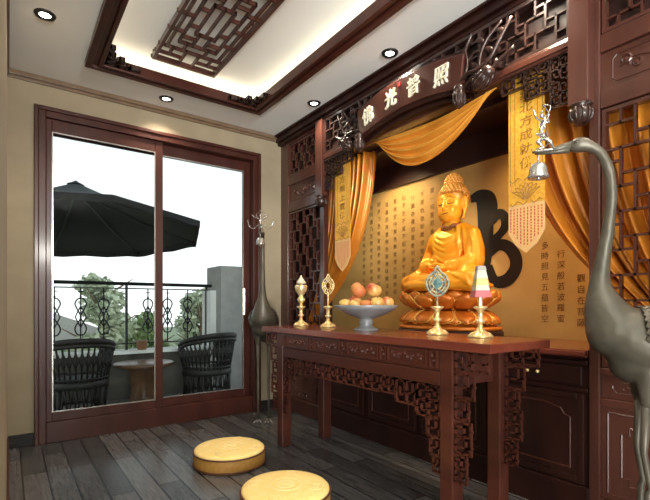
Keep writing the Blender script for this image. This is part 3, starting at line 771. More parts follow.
def proj(s,z,lift=0):
    h = tree.ray_cast(W(1.2,s,z), Vector((CW,SW,0)))
    return (h[0] + h[1]*lift) if h[0] else None
bm = base_body()
def fold(P, r, lift=.0):
    Q = [proj(s,z,lift) for s,z in smooth_pts(P,5)]; Q = [q for q in Q if q]
    if len(Q) > 2: tube(bm, Q, [r*(.45+.55*math.sin(PI*i/(len(Q)-1))) for i in range(len(Q))], 7)
for k in range(5):
    w_ = .155-.020*k; zb = 1.42+.043*k
    fold([(-w_,1.64),(-w_*.85,lerp(1.64,zb,.6)),(0,zb),(w_*.85,lerp(1.64,zb,.6)),(w_,1.64)], .012)
for s in (1,-1):
    fold([(s*.075,1.70),(s*.10,1.62),(s*.105,1.5),(s*.10,1.40)], .018)
    fold([(s*.13,1.68),(s*.165,1.58),(s*.165,1.48),(s*.15,1.40)], .015)
    for k in range(5): fold([(s*(.20+.012*k),1.62-.035*k),(s*(.24+.008*k),1.52-.03*k),(s*(.255-.0*k),1.43-.022*k),(s*(.18-.01*k),1.375-.014*k)], .011)
    for k in range(5): fold([(s*(.07+.03*k),1.345),(s*(.16+.035*k),1.325-.006*k),(s*(.25+.022*k),1.30-.016*k),(s*(.34-.0*k),1.26-.012*k)], .012)
    for k in range(3): fold([(s*.35,1.255-.018*k),(s*.2,1.262-.016*k),(s*.02,1.285-.022*k)], .012)
for k in range(4): fold([(-.30+.03*k,1.222+.004*k),(-.1,1.212+.012*k),(.1,1.212+.012*k),(.30-.03*k,1.222+.004*k)], .008)
o = obj('robed_body', remesh(bm, .0068, 2, .35), GOLD, t, True)
o.data.materials.append(GOLDY); wo = wloc(o)
for p in o.data.polygons:
    d_ = p.center + wo - Vector((X0,Y0,0)); f_ = -d_.x*CW - d_.y*SW; s_ = -d_.x*(-SW) + d_.y*CW
    if f_ > .04 and abs(s_) < .040+.05*min(1,(p.center.z+wo.z-1.38)/.3) and 1.40 < p.center.z+wo.z < 1.70: p.material_index = 1
# head
bm = NB(); HZ = 1.868
ell(bm, W(.0,0,HZ+.03), (.105,.098,.115), None, 24, 16); ell(bm, W(.034,0,HZ-.035), (.078,.084,.075), None, 20, 12)
ell(bm, W(.05,0,HZ-.075), (.050,.045,.030), None, 16, 10)
for s in (1,-1):
    ell(bm, W(.062,s*.042,HZ-.028), (.031,.028,.036)); ell(bm, W(.074,s*.036,HZ+.022), (.014,.026,.016))
    tube(bm, [W(.102,s*.008,HZ+.036),W(.098,s*.03,HZ+.056),W(.084,s*.056,HZ+.054),W(.066,s*.072,HZ+.044)], .0036, 8)
    
    ell(bm, W(.108,s*.011,HZ-.021), (.010,.0075,.007))
    tube(bm, [W(-.005,s*.098,HZ+.055),W(-.018,s*.110,HZ+.05),W(-.022,s*.112,HZ),W(-.01,s*.104,HZ-.05),W(-.002,s*.096,HZ-.085)], [.010,.015,.013,.010,.012], 8)
    ell(bm, W(-.01,s*.103,HZ-.0), (.016,.008,.07))
tube(bm, [W(.098,0,HZ+.045),W(.112,0,HZ+.01),W(.125,0,HZ-.014),W(.112,0,HZ-.027)], [.008,.010,.0125,.008], 10)
tube(bm, [W(.088,-.028,HZ-.046),W(.104,-.012,HZ-.043),W(.106,0,HZ-.046),W(.104,.012,HZ-.043),W(.088,.028,HZ-.046)], [.003,.0065,.006,.0065,.003], 8)
tube(bm, [W(.088,-.024,HZ-.058),W(.102,0,HZ-.060),W(.088,.024,HZ-.058)], [.004,.008,.004], 8)
tube(bm, [W(0,0,HZ-.16),W(.01,0,HZ-.05)], [.060,.058], 16)
HM = Matrix.Translation(Vector((X0,Y0,HZ-.10))) @ Matrix.Scale(1.12,4) @ Matrix.Translation(Vector((-X0,-Y0,-HZ+.10-.042)))
bm = remesh(bm, .0040, 1, .4); bm.transform(HM); htree = BVHTree.FromBMesh(bm); hd = obj('head', bm, GOLD, t, True)
def face_line(nm, P, rad):
    Q = []
    for s_,z_ in P:
        q = HM @ W(0,s_,z_); h = htree.ray_cast(q + Vector((-CW,-SW,0)), Vector((CW,SW,0)))
        if h[0]: Q.append(h[0])
    if len(Q) > 2:
        bm = NB(); tube(bm, Q, rad, 6); obj(nm, bm, NECK, hd, True)
for s in (1,-1):
    face_line('closed_eye', smooth_pts([(s*.016,HZ+.016),(s*.036,HZ+.009),(s*.058,HZ+.017)],4), .0032)
    face_line('eyebrow', smooth_pts([(s*.012,HZ+.042),(s*.036,HZ+.058),(s*.064,HZ+.046)],4), .0022)
face_line('mouth', smooth_pts([(-.028,HZ-.049),(-.010,HZ-.054),(0,HZ-.052),(.010,HZ-.054),(.028,HZ-.049)],4), .0030)
bm = NB(); ell(bm, W(-.012,0,HZ+.062), (.112,.106,.098), None, 28, 16)
ell(bm, W(-.016,0,HZ+.155), (.066,.064,.072), None, 20, 12)
def curls(cf,cz,rf,rs,rz,zmin,r,rings):
    for j in range(rings):
        ph = j/(rings)*PI*.62; z = cz+rz*math.cos(ph); R = math.sin(ph); N = max(1,int(2*PI*R*rs/(r*1.75)))
        for k in range(N):
            th = 2*PI*(k+.5*(j%2))/N; f = cf+rf*R*math.cos(th); s = rs*R*math.sin(th)
            front = math.cos(th)
            if z < zmin(front): continue
            ell(bm, W(f,s,z), r, None, 8, 6)
curls(-.012,HZ+.062,.114,.109,.101, lambda c: HZ+.085 if c>.25 else (HZ+.0 if c<-.2 else HZ+.06), .0145, 11)
curls(-.016,HZ+.155,.068,.066,.074, lambda c: HZ+.13, .0125, 8)
ell(bm, W(-.016,0,HZ+.232), .012)
# keep the cap off the face
for v in bm.verts:
    f = (X0-v.co.x)*CW + (Y0-v.co.y)*SW
    if f > .075 and v.co.z < HZ+.075: v.co.x += (f-.075)*CW; v.co.y += (f-.075)*SW
bm.transform(HM); obj('hair_curls', bm, GOLDHAIR, t, True)
# ring folds on the neck plus a dark scalloped ring standing in for the neck shadow
bm = NB(); N = 28
for zz,rr in ((1.715,.070),(1.733,.069)):
    tube(bm, [W(.008+rr*math.cos(2*PI*k/N),rr*math.sin(2*PI*k/N),zz) for k in range(N+1)], .0045, 6, False)
obj('neck_rings', bm, GOLD, t, True)
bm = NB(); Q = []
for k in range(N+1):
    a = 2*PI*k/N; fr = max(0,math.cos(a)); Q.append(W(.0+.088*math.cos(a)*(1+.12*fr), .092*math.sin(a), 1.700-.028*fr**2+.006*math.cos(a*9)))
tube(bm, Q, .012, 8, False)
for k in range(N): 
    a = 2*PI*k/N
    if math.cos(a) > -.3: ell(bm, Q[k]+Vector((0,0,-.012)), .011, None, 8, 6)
obj('neck_shade_ring', bm, NECK, t, True)
# hands folded in the lap
for s in (1,-1):
    bm = NB(); zz = 1.365+(.02 if s>0 else 0)
    ell(bm, W(.235,s*.045,zz), (.040,.048,.018), None, 14, 8)
    for k in range(4):
        f0 = .215+.017*k
        caps(bm, [W(f0,s*.02,zz),W(f0+.004,-s*.012,zz+.004),W(f0+.004,-s*(.042+.006*(k in (1,2))),zz+.008)], [.0098,.009,.0075], 8)
    caps(bm, [W(.232,s*.055,zz+.01),W(.245,s*.030,zz+.026),W(.245,s*.006,zz+.036)], [.011,.010,.008], 8)
    caps(bm, [W(.19,s*.11,1.375),W(.225,s*.06,zz)], [.034,.026], 10)
    obj('hand', remesh(bm,.0035,2), GOLD, t, True)

# ------------------------------------------------------------------ offerings on the table
def T(x,y): return (x,y,TH)
def base_prof(k=1): return [(.048*k,0),(.050*k,.006),(.044*k,.014),(.026*k,.030),(.015,.050),(.013,.075),(.024,.083),(.025,.092),(.013,.100),(.014,.130),(.020,.145)]
def holder(name, x, y, lb, cat, k=1, grp=None):
    t = thing(name, lb, cat, T(x,y), grp)
    bm = NB(); lathe(bm, base_prof(k)+[(.036,.156),(.038,.164),(.012,.167)], T(x,y), 24); obj('stand', bm, BRASS, t, True)
    bm = NB()
    for q in range(8):
        a = 2*PI*q/8; tube(bm, [(x+r*k*math.cos(a),y+r*k*math.sin(a),TH+z) for r,z in ((.047,.008),(.036,.021),(.02,.031))], .004, 5)
    obj('foot_petals', bm, BRASS, t, True)
    return t
HX = 2.04
G1 = 'brass altar ornaments standing on the table'
t = holder('butter_lamp', 2.0, 3.13, 'pale brass lamp with a cup and pointed pink lid at the table left end', 'lamp', 1.3, G1)
bm = NB(); lathe(bm, [(.014,.166),(.014,.19),(.032,.21),(.034,.225),(.020,.24),(.016,.25),(.032,.27),(.050,.30),(.053,.335),(.048,.342),(.02,.342)], T(2.0,3.13), 24); obj('cup', bm, BRASS, t, True)
bm = NB(); lathe(bm, [(.012,.338),(.014,.352),(.036,.354),(.040,.362),(.028,.382),(.013,.402),(.003,.425)], T(2.0,3.13), 20); obj('lid', bm, IVO, t, True)
def flame_orn(bm, x, y, z, w, h, r, dense=1):
    """filigree flame plaque in the plane facing the room"""
    out = [(0,0),(.55,.10),(1.0,.42),(.78,.72),(.30,.88),(0,1.08),(-.30,.88),(-.78,.72),(-1.0,.42),(-.55,.10),(0,0)]
    D = Vector((.62,-.78,0)).normalized()
    def q(a,b): return (x+D.x*a*w/2, y+D.y*a*w/2, z+b*h)
    tube(bm, [q(a,b) for a,b in smooth_pts(out,5)], r, 6, False)
    for sc in (.72,.45): tube(bm, [q(a*sc,(b-.5)*sc+.48) for a,b in smooth_pts(out,4)], r*.8, 5, False)
    for k in range(10):
        a = 2*PI*k/10; tube(bm, [q(.34*math.cos(a),.48+.22*math.sin(a)),q(.92*math.cos(a+.2),.46+.42*math.sin(a+.2))], r*.7, 5)
t = holder('flame_ornament', HX, 2.80, 'openwork gold flame ornament on a brass stand left of the fruit bowl', 'altar ornament', 1.3, G1)
bm = NB(); tube(bm, [(HX,2.80,TH+.165),(HX,2.80,TH+.27)], [.008,.005], 8); flame_orn(bm, HX, 2.80, TH+.255, .095, .15, .0048); obj('filigree_flame', bm, BRASS, t, True)
t = holder('jewel_ornament', HX, 1.715, 'blue green jewel in a silvery flame frame on a brass stand before the statue', 'altar ornament', 1.3, G1)
cx,cy = HX,1.715
bm = NB(); tube(bm, [(cx,cy,TH+.165),(cx,cy,TH+.20)], [.008,.005], 8); tube(bm, [(cx,cy,TH+.19),(cx,cy,TH+.235)], .005, 8); flame_orn(bm, cx, cy, TH+.225, .125, .160, .0085); obj('flame_frame', bm, ENAM, t, True)
bm = NB(); D = Vector((.62,-.78,0)).normalized(); Nn = Vector((-.78,-.62,0)); cj = Vector((cx,cy,TH+.302))
vs = [bm.verts.new(cj+D*a*.036+Vector((0,0,b*.052))) for a,b in ((1,0),(0,1),(-1,0),(0,-1))]
p1 = bm.verts.new(cj+Nn*.014); p2 = bm.verts.new(cj-Nn*.014)
for i in range(4): bm.faces.new((vs[i],vs[(i+1)%4],p1)); bm.faces.new((vs[(i+1)%4],vs[i],p2))
obj('jewel', bm, GEM, t)
t = holder('tiered_candle', HX, 1.425, 'stepped white, yellow and pink block on a brass stand right of the statue', 'candle', 1.35, G1)
cx,cy = HX,1.425; bm0 = NB()
def pyr(z0,z1,w0,w1,m,nm):
    z0 += .028; z1 += .028
    bm = NB(); vs = []
    for z,w in ((z0,w0),(z1,w1)):
        for a,b in ((-1,-1),(1,-1),(1,1),(-1,1)): vs.append(bm.verts.new((cx+(a*.82-b*.57)*w*.72, cy+(-a*.57-b*.82)*w*.72, TH+z)))
    bm.faces.new(vs[:4][::-1]); bm.faces.new(vs[4:])
    for i in range(4): j=(i+1)%4; bm.faces.new((vs[i],vs[j],vs[4+j],vs[4+i]))
    obj(nm, bm, m, t)
tb = NB(); tube(tb, [(cx,cy,TH+.166),(cx,cy,TH+.216)], .012, 10); obj('stem', tb, BRASS, t)
pyr(.186,.222,.060,.050,PINK,'pink_tier'); pyr(.222,.250,.050,.043,IVO,'ivory_tier'); pyr(.250,.285,.047,.038,YEL,'yellow_tier'); pyr(.285,.328,.041,.030,IVO,'ivory_tier'); pyr(.328,.352,.034,.026,GREYW,'grey_tier')
bm0.free()
# fruit bowl
bx,by = 2.0,2.30
t = thing('footed_bowl', 'wide grey porcelain footed bowl of fruit on the altar table', 'bowl', T(bx,by))
bm = NB(); lathe(bm, [(.085,0),(.088,.006),(.075,.016),(.045,.026),(.042,.04),(.050,.055),(.046,.068),(.040,.076),(.07,.085),(.13,.108),(.195,.142),(.222,.168),(.218,.172),(.19,.150),(.12,.118),(.05,.095)], T(bx,by), 48)
obj('bowl', bm, PORC, t, True)
def fruit(kind, p, r, m, lb, sq=.9, rot=(0,0,0)):
    r *= 1.05
    o = None; bm = NB()
    n = 20; R = []
    for j in range(11):
        ph = PI*j/10; rr = math.sin(ph)*(1+.06*math.cos(ph)); zz = math.cos(ph)*sq
        dimp = .20*math.exp(-(rr/.33)**2)*(1 if zz>0 else -.5); zz -= dimp
        R.append([(r*rr*math.cos(2*PI*k/n), r*rr*math.sin(2*PI*k/n), r*zz) for k in range(n)])
    V = [[bm.verts.new(c) for c in row] for row in R[1:-1]]
    tp = bm.verts.new(R[0][0]); bt = bm.verts.new(R[-1][0])
    for a,b in zip(V,V[1:]):
        for k in range(n): bm.faces.new((a[k],a[(k+1)%n],b[(k+1)%n],b[k]))
    for k in range(n): bm.faces.new((tp,V[0][(k+1)%n],V[0][k])); bm.faces.new((bt,V[-1][k],V[-1][(k+1)%n]))
    bm.transform(Euler(rot).to_matrix().to_4x4()); bmesh.ops.translate(bm, verts=bm.verts, vec=p)
    o = obj(kind, bm, m, None, True)
    me = o.data; me.transform(Matrix.Translation(-Vector(p))); o.location = p
    tag(o, lb, 'fruit', 'fruit piled in the footed bowl')
    if kind == 'apple':
        bm = NB(); M = Euler(rot).to_matrix(); tube(bm, [Vector(p)+M@Vector((0,0,r*.58)), Vector(p)+M@Vector((.004,0,r*1.02))], [.002,.0026], 6)
        obj('stem', bm, BARK, o)
R_ = Vector((.8123,-.5833,0)); Fd = Vector((-.5833,-.8123,0))
def fp(a,f,z): v = Vector((bx,by,TH))+R_*a+Fd*f; return (v.x,v.y,TH+z)
fruit('apple', fp(-.145,.02,.178), .042, APY, 'small yellow apple at the left rim of the bowl')
fruit('apple', fp(-.085,.07,.174), .036, APY, 'small yellow apple low at the front left of the bowl', rot=(.4,.2,0))
fruit('apple', fp(-.075,-.025,.190), .048, APR, 'rosy apple in the lower left layer, behind the front yellow one', rot=(-.3,.2,0))
fruit('peach', fp(-.008,.055,.172), .042, PCH, 'small red fruit low at the middle of the bowl')
fruit('apple', fp(.070,.050,.185), .048, APY, 'yellow apple in the lower layer right of the middle', rot=(.3,-.2,0))
fruit('apple', fp(.142,.01,.188), .045, APR, 'red and yellow apple at the right rim of the bowl', rot=(-.2,.3,0))
fruit('apple', fp(.05,-.07,.180), .047, APR, 'apple hidden low at the back of the bowl', rot=(.2,.4,0))
fruit('peach', fp(-.055,.0,.274), .054, PCH, 'large orange peach on top left of the fruit pile', .88, (.5,.6,0))
fruit('apple', fp(.052,-.0,.275), .053, APR, 'large red apple with stem on top right of the fruit pile', rot=(.35,.3,0))

# ------------------------------------------------------------------ bronze cranes
def crane(cx, cy, sy, lb):
    t = thing('crane_statue', lb, 'statue', (cx,cy,0), 'tall bronze crane statues at both ends of the altar table')
    F = Vector((-.53,.85*sy,0)).normalized(); S = Vector((-F.y,F.x,0))
    def Wc(f,s,z): return Vector((cx,cy,0))+F*f+S*s+Vector((0,0,z))
    rz = math.atan2(F.y,F.x)
    bm = NB()
    neck = smooth_pts([(.09,1.00,.105),(.125,1.08,.075),(.143,1.17,.043),(.135,1.27,.029),(.118,1.38,.024),(.105,1.50,.021),(.107,1.59,.020),(.122,1.66,.021),(.155,1.715,.021),(.20,1.74,.027)],4)
    caps(bm, [Wc(a,0,z) for a,z,r in neck], [r for a,z,r in neck], 16)
    ell(bm, Wc(.213,0,1.742), (.046,.029,.031), (0,.10,rz), 20, 12)
    body = smooth_pts([(.09,1.01,.095),(.04,.975,.118),(-.05,.93,.128),(-.16,.88,.118),(-.27,.82,.088),(-.38,.76,.05),(-.45,.72,.02)],3)
    caps(bm, [Wc(a,0,z) for a,z,r in body], [r for a,z,r in body], 20)
    ell(bm, Wc(.02,0,.89), (.10,.095,.09), (0,.4,rz), 20, 12)
    for s in (1,-1): caps(bm, [Wc(0,s*.055,.86),Wc(0,s*.05,.72)], [.05,.020], 12)
    obj('body', remesh(bm, .009, 4), BRONZE, t, True)
    bm = NB(); tube(bm, [Wc(.245,0,1.742),Wc(.30,0,1.735),Wc(.385,0,1.735)], [.020,.012,.005], 10); tube(bm, [Wc(.25,0,1.728),Wc(.30,0,1.725),Wc(.375,0,1.727)], [.014,.009,.004], 10)
    obj('beak', bm, BRONZE, t, True)
    for s in (1,-1):
        bm = NB(); ell(bm, Wc(.225,s*.0255,1.748), (.006,.004,.006), (0,0,rz)); tube(bm, [Wc(.225+.010*math.cos(a*PI/6),s*.0265,1.748+.008*math.sin(a*PI/6)) for a in range(13)], .0015, 5); obj('eye', bm, BRONZE, t, True)
        bm = NB(); o_ = s*.0
        # folded wing: overlapping rows of feathers on the body side
        for row in range(11):
            q = row/10; c_ = Wc(.0-.38*q,0,.958-.19*q); R = .130-.070*q*q
            nf = 7
            for k in range(nf):
                an = .25+1.15*k/(nf-1)
                p = c_ + S*s*R*math.sin(an)*1.02 + Vector((0,0,1))*R*math.cos(an)*1.02
                d = (F*-1+Vector((0,0,-.5))).normalized()
                nrm = (S*s*math.sin(an)+Vector((0,0,math.cos(an)))).normalized(); b_ = d.cross(nrm).normalized()
                L_ = .045+.03*q; w_ = .019
                vs = [bm.verts.new(p+nrm*h+d*a*L_+b_*b*w_) for a,b,h in ((-.4,-.8,.0),(-.4,.8,.0),(.3,1,.010),(1,0,.016),(.3,-1,.010),(.2,0,.018))]
                for i in range(5): bm.faces.new((vs[i],vs[(i+1)%5],vs[5]))
        w = obj('wing', bm, BRONZE, t); so = w.modifiers.new('t','SOLIDIFY'); so.thickness = .004
        bm = NB(); x_ = s*.05
        tube(bm, [Wc(0,x_,.74),Wc(.01,x_,.55),Wc(-.012,x_,.42),Wc(-.004,x_,.40),Wc(0,x_*1.0,.2),Wc(0,x_,.02)], [.020,.012,.012,.014,.010,.010], 10)
        lg = obj('leg', bm, BRONZE, t, True)
        bm = NB()
        for a in (-.45,0,.45,PI):
            L_ = .085 if a != PI else .04
            dd = F*math.cos(a)+S*math.sin(a); tube(bm, [Wc(0,x_,.022),Wc(0,x_,.016)+dd*L_*.6,Wc(0,x_,.006)+dd*L_], [.011,.009,.005], 8)
        obj('foot', bm, SILVER, lg, True)
    # bell under the beak and dancing figurine on top of it
    bm = NB(); c = Wc(.362,0,1.625)
    lathe(bm, [(.040,0),(.041,.006),(.036,.02),(.034,.04),(.026,.058),(.010,.066),(.004,.068)], c, 24); tube(bm, [c+Vector((0,0,.066)),c+Vector((0,0,.104))], .003, 6); ell(bm, c+Vector((0,0,.0)), .009)
    obj('bell', bm, SILVER, t, True)
    bm = NB(); v = lambda f,s,z: Wc(.345+f*1.3,s*1.3,1.735+z*1.15)
    cc = lambda P,r: caps(bm,[v(*p) for p in P],r,8)
    cc([(0,0,.055),(.006,0,.075),(0,0,.10)],[.011,.008,.011]); ell(bm, v(.003,0,.127), (.009,.009,.011)); ell(bm, v(.003,0,.141), .005)
    cc([(0,0,.05),(.015,.012,.03),(.0,.014,.008)],[.010,.008,.005]); cc([(0,0,.05),(-.022,-.01,.035),(-.03,-.012,.01)],[.010,.007,.005])
    cc([(.0,.014,.008),(.018,.014,.004)],.004)
    cc([(0,.010,.103),(.02,.032,.105),(.03,.05,.13)],[.005,.004,.003]); cc([(0,-.010,.103),(-.02,-.035,.115),(-.02,-.06,.14)],[.005,.004,.003])
    for q in (1,-1):
        tube(bm, smooth_pts([v(.0,q*.01,.06),v(.02*q,q*.03,.05),v(-.01,q*.05,.03),v(.0,q*.075,.05),v(.0,q*.085,.09)],4), .003, 6)
        tube(bm, smooth_pts([v(.0,q*.01,.10),v(-.02,q*.03,.14),v(0,0,.165)],4), .0025, 6)
    ell(bm, v(-.005,0,.0), (.045,.016,.006), (0,0,rz))
    obj('dancing_figurine', bm, SILVER, t, True)
crane(1.97, .66, 1, 'large bronze crane statue holding a bell, in the foreground right of the table')
crane(1.97, 3.745, -1, 'bronze crane statue holding a bell, behind the left end of the table')

# ------------------------------------------------------------------ floor cushions
def cushion(cx,cy,lb):
    t = thing('floor_cushion', lb, 'cushion', (cx,cy,0), 'round golden kneeling cushions on the floor'); r=.243; h=.11
    bm = NB(); lathe(bm, [(r*.97,.0),(r*1.0,.012),(r*1.012,.05),(r*1.0,h-.018),(r*.98,h-.012)], (cx,cy,0), 64); obj('side_band', bm, CUSHS, t, True)
    bm = NB(); lathe(bm, [(r*.99,h-.018),(r*.985,h-.006),(r*.95,h+.002),(r*.8,h+.008),(r*.5,h+.012),(r*.1,h+.013)], (cx,cy,0), 64); obj('top', bm, CUSH, t, True)
    bm = NB()
    for z,rr in ((h-.017,1.01),(.012,1.012)): tube(bm, [(cx+r*rr*math.cos(2*PI*k/64),cy+r*rr*math.sin(2*PI*k/64),z) for k in range(65)], .0055, 8, False)
    obj('piping', bm, PIPING, t, True)
    # woven round medallion and rim pattern
    bm = NB(); z = h+.0135
    for rr in (.085,.052): tube(bm, [(cx+rr*math.cos(2*PI*k/40),cy+rr*math.sin(2*PI*k/40),z-.001) for k in range(41)], .0028, 5, False)
    for k in range(6):
        a = 2*PI*k/6; tube(bm, [(cx+(.03+.022*math.cos(2*PI*j/10))*math.cos(a)-.012*math.sin(2*PI*j/10)*math.sin(a), cy+(.03+.022*math.cos(2*PI*j/10))*math.sin(a)+.012*math.sin(2*PI*j/10)*math.cos(a), z) for j in range(11)], .0024, 5, False)
    for m_ in range(4):
        a = PI/4+m_*PI/2; ax,ay = cx+.165*math.cos(a), cy+.165*math.sin(a)
        for rr in (.04,.02): tube(bm, [(ax+rr*math.cos(2*PI*k/20),ay+rr*math.sin(2*PI*k/20),z-.004) for k in range(21)], .0024, 5, False)
    obj('woven_medallion', bm, CUSHM, t, True)
cushion(1.26, 2.90, 'round golden floor cushion nearer the glass door')
cushion(1.235, 2.09, 'round golden floor cushion nearest the camera, in front of the table')

# ------------------------------------------------------------------ balcony and outside
struct('floor_balcony', B(-2.5,3.6,YW+.12,6.0,-.2,-.02), DECK)
struct('wall_parapet', B(-2.5,2.25,5.68,5.86,-.02,.52), STONED)
struct('trim_5', B(-2.5,2.25,5.64,5.90,.52,.56), WHITEST)
struct('wall_pillar', B(2.25,3.6,5.45,5.95,-.2,1.62), STONE)
struct('trim_6', B(2.17,2.25,5.62,5.92,-.02,1.30), WHITEST)
struct('ground', B(-40,60,6.0,90,-3.3,-3.2), GRASS)
# railing
t = thing('balcony_railing', 'black wrought iron balcony railing with lyre shaped balusters', 'railing', (.6,5.77,.56))
yr = 5.77
bm = NB(); tube(bm, [(-2.4,yr,1.365),(2.24,yr,1.365)], .022, 10); box(bm,-2.4,2.22,yr-.008,yr+.008,1.30,1.315); box(bm,-2.4,2.22,yr-.008,yr+.008,.63,.645)
obj('rail', bm, BLACKM, t)
for x in (2.17,1.17,-.9,.12-.0,-1.9):
    obj('post', B(x-.014,x+.014,yr-.014,yr+.014,.56,1.36), BLACKM, t)
def baluster(x):
    bm = NB(); tube(bm, [(x,yr,.64),(x,yr,1.305)], .008, 6)
    for s in (1,-1):
        P = [(0,1.215),(.035,1.20),(.058,1.155),(.045,1.11),(.012,1.04),(0,1.0),(.012,.96),(.048,.90),(.058,.85),(.035,.80),(.008,.79)]
        tube(bm, smooth_pts([(x+s*a,yr,z-.03) for a,z in P],3), .009, 6)
        P = [(0,1.12),(.03,1.06),(.055,1.0),(.03,.94),(0,.88)]
        tube(bm, [(x+s*a,yr,z-.03) for a,z in P], .008, 6)
    for z in (1.20,.97,.76): ell(bm, (x,yr,z), (.014,.014,.012), None, 8, 6)
    box(bm, x-.03,x+.03,yr-.004,yr+.004,1.255,1.265)
    return bm
b1 = None; xs = [.20,.42,.68,.92,1.42,1.66,1.92,-.05,-.3,-.55]
for i,x in enumerate(xs):
    obj('baluster', baluster(x), BLACKM, t, True)
# rattan chairs
def rattan_chair(cx, cy, rot, lb):
    t = thing('rattan_chair', lb, 'chair', (cx,cy,-.02), 'dark rattan armchairs on the balcony')
    R = .30
    def Q(a,z,r=R): 
        a += rot; return (cx+r*math.cos(a), cy+r*math.sin(a), z)
    A0,A1 = -PI*.72,PI*.72
    def zt(q): return .62+.15*math.cos(q*PI*.5)**1.0
    bm = NB(); n = 28
    for r,dz in ((.028,0),(.022,-.045)): tube(bm, [Q(lerp(A0,A1,k/n), zt(-1+2*k/n)+dz, R+.03*(1-abs(-1+2*k/n))) for k in range(n+1)], r, 8)
    obj('top_rail', bm, RATTAN, t, True)
    bm = NB(); m = 26
    for k in range(m+1):
        q = -1+2*k/m; a = lerp(A0,A1,k/m)
        tube(bm, [Q(a,.36,R-.04),Q(a,zt(q)-.03,R+.02)], .010, 5)
        if k < m:
            a2 = lerp(A0,A1,(k+1)/m); zm = (.40+zt(q))/2
            tube(bm, [Q(a,zm-.07,R-.01),Q(a2,zm+.07,R)], .007, 5); tube(bm, [Q(a,zm+.07,R),Q(a2,zm-.07,R-.01)], .007, 5)
    for zz in (.40,.47): tube(bm, [Q(lerp(A0,A1,k/n), zz, R-.03) for k in range(n+1)], .012, 6)
    obj('woven_back', bm, RATTAN, t, True)
    bm = NB(); lathe(bm, [(R-.06,.30),(R-.02,.31),(R-.02,.37),(R-.07,.385)], (cx,cy,0), 28); obj('seat', bm, RATTAN, t, True)
    bm = NB(); n2 = 22
    for k in range(n2):
        a = 2*PI*k/n2; tube(bm, [Q(a,.33,R-.03),Q(a+.12,.10,R-.06)], .008, 5); tube(bm, [Q(a,.33,R-.03),Q(a-.12,.10,R-.06)], .006, 5)
    tube(bm, [Q(2*PI*k/24,.10,R-.06) for k in range(25)], .012, 6, False)
    obj('woven_skirt', bm, RATTAN, t, True)
    for k in range(4):
        a = PI/4+k*PI/2; bm = NB(); tube(bm, [Q(a,.33,R-.05),Q(a,-.02,R-.04)], .018, 8); obj('leg', bm, RATTAN, t, True)
rattan_chair(.56, 4.95, -PI*.5, 'dark rattan armchair on the balcony behind the left glass pane')
rattan_chair(1.90, 5.02, -PI*.42, 'dark rattan armchair on the balcony behind the right glass pane')
t = thing('balcony_table', 'low round brown table between the rattan chairs on the balcony', 'table', (1.22,5.12,-.02))
bm = NB(); lathe(bm, [(.30,0),(.31,.01),(.31,.03),(.30,.035)], (1.22,5.12,.44), 40); obj('tabletop', bm, BROWNT, t, True)
bm = NB(); lathe(bm, [(.20,-.0),(.20,.03),(.16,.05),(.13,.2),(.16,.42),(.2,.455)], (1.22,5.12,-.02), 28); obj('pedestal', bm, BROWNT, t, True)
# potted plant on the parapet
def leaves(bm, c, R, n, size, flat=1.0):
    for _ in range(n):
        v = Vector((random.gauss(0,1),random.gauss(0,1),random.gauss(0,1))).normalized()*(random.random()**.4)
        p = Vector(c)+Vector((v.x*R[0],v.y*R[1],v.z*R[2]))
        a = Vector((random.gauss(0,1),random.gauss(0,1),random.gauss(0,.6))).normalized(); b = a.cross(Vector((random.gauss(0,1),random.gauss(0,1),random.gauss(0,1)))).normalized()
        s = size*random.uniform(.6,1.3)
        vs = [bm.verts.new(p+a*s),bm.verts.new(p+b*s*.45),bm.verts.new(p-a*s),bm.verts.new(p-b*s*.45)]; bm.faces.new(vs)
t = thing('potted_plant', 'small green plant in a brown pot on the balcony parapet', 'plant', (1.33,5.69,.56))
bm = NB(); lathe(bm, [(.050,0),(.055,.01),(.065,.10),(.07,.11),(.06,.115)], (1.33,5.69,.56), 20); obj('pot', bm, TERRA, t, True)
bm = NB(); leaves(bm, (1.33,5.69,.73), (.09,.035,.07), 90, .03); tube(bm,[(1.33,5.69,.67),(1.33,5.69,.72)],.006,5); obj('foliage', bm, LEAF, t)
# umbrella
t = thing('patio_umbrella', 'large black cantilever umbrella beyond the balcony railing', 'umbrella', (-1.6,6.4,-.2))
uc = (.70,6.42); ur = 1.62; N = 8
def rim(k, f=1.0): 
    a = 2*PI*(k+.12)/N; x = uc[0]+ur*f*math.cos(a); y = uc[1]+ur*f*math.sin(a); return x,y
def uz(y, q): return 2.19-.085*(y-5.0) + .60*(1-q)**1.1 - .05*math.sin(PI*q)
bm = NB(); M_ = 8; nn = 64; V = []
for j in range(1, M_+1):
    q = j/M_; row = []
    for i in range(nn):
        k = i/nn*N; k0 = int(k); fr = k-k0; x0_,y0_ = rim(k0,q); x1_,y1_ = rim(k0+1,q)
        x = lerp(x0_,x1_,fr); y = lerp(y0_,y1_,fr); s = math.sin(PI*fr)
        row.append(bm.verts.new((x,y,uz(y,q)-.0*s)))
    V.append(row)
top = bm.verts.new((uc[0],uc[1],uz(uc[1],0)))
for i in range(nn): bm.faces.new((top,V[0][i],V[0][(i+1)%nn]))
for a,b in zip(V,V[1:]):
    for i in range(nn): bm.faces.new((a[i],b[i],b[(i+1)%nn],a[(i+1)%nn]))
row = [bm.verts.new((v.co.x,v.co.y,v.co.z-.07+.01*math.sin(i*1.57))) for i,v in enumerate(V[-1])]
for i in range(nn): bm.faces.new((V[-1][i],row[i],row[(i+1)%nn],V[-1][(i+1)%nn]))
o = obj('canopy', bm, CANVAS, t, False); so = o.modifiers.new('t','SOLIDIFY'); so.thickness = .006
bm = NB(); zc = uz(uc[1],0)
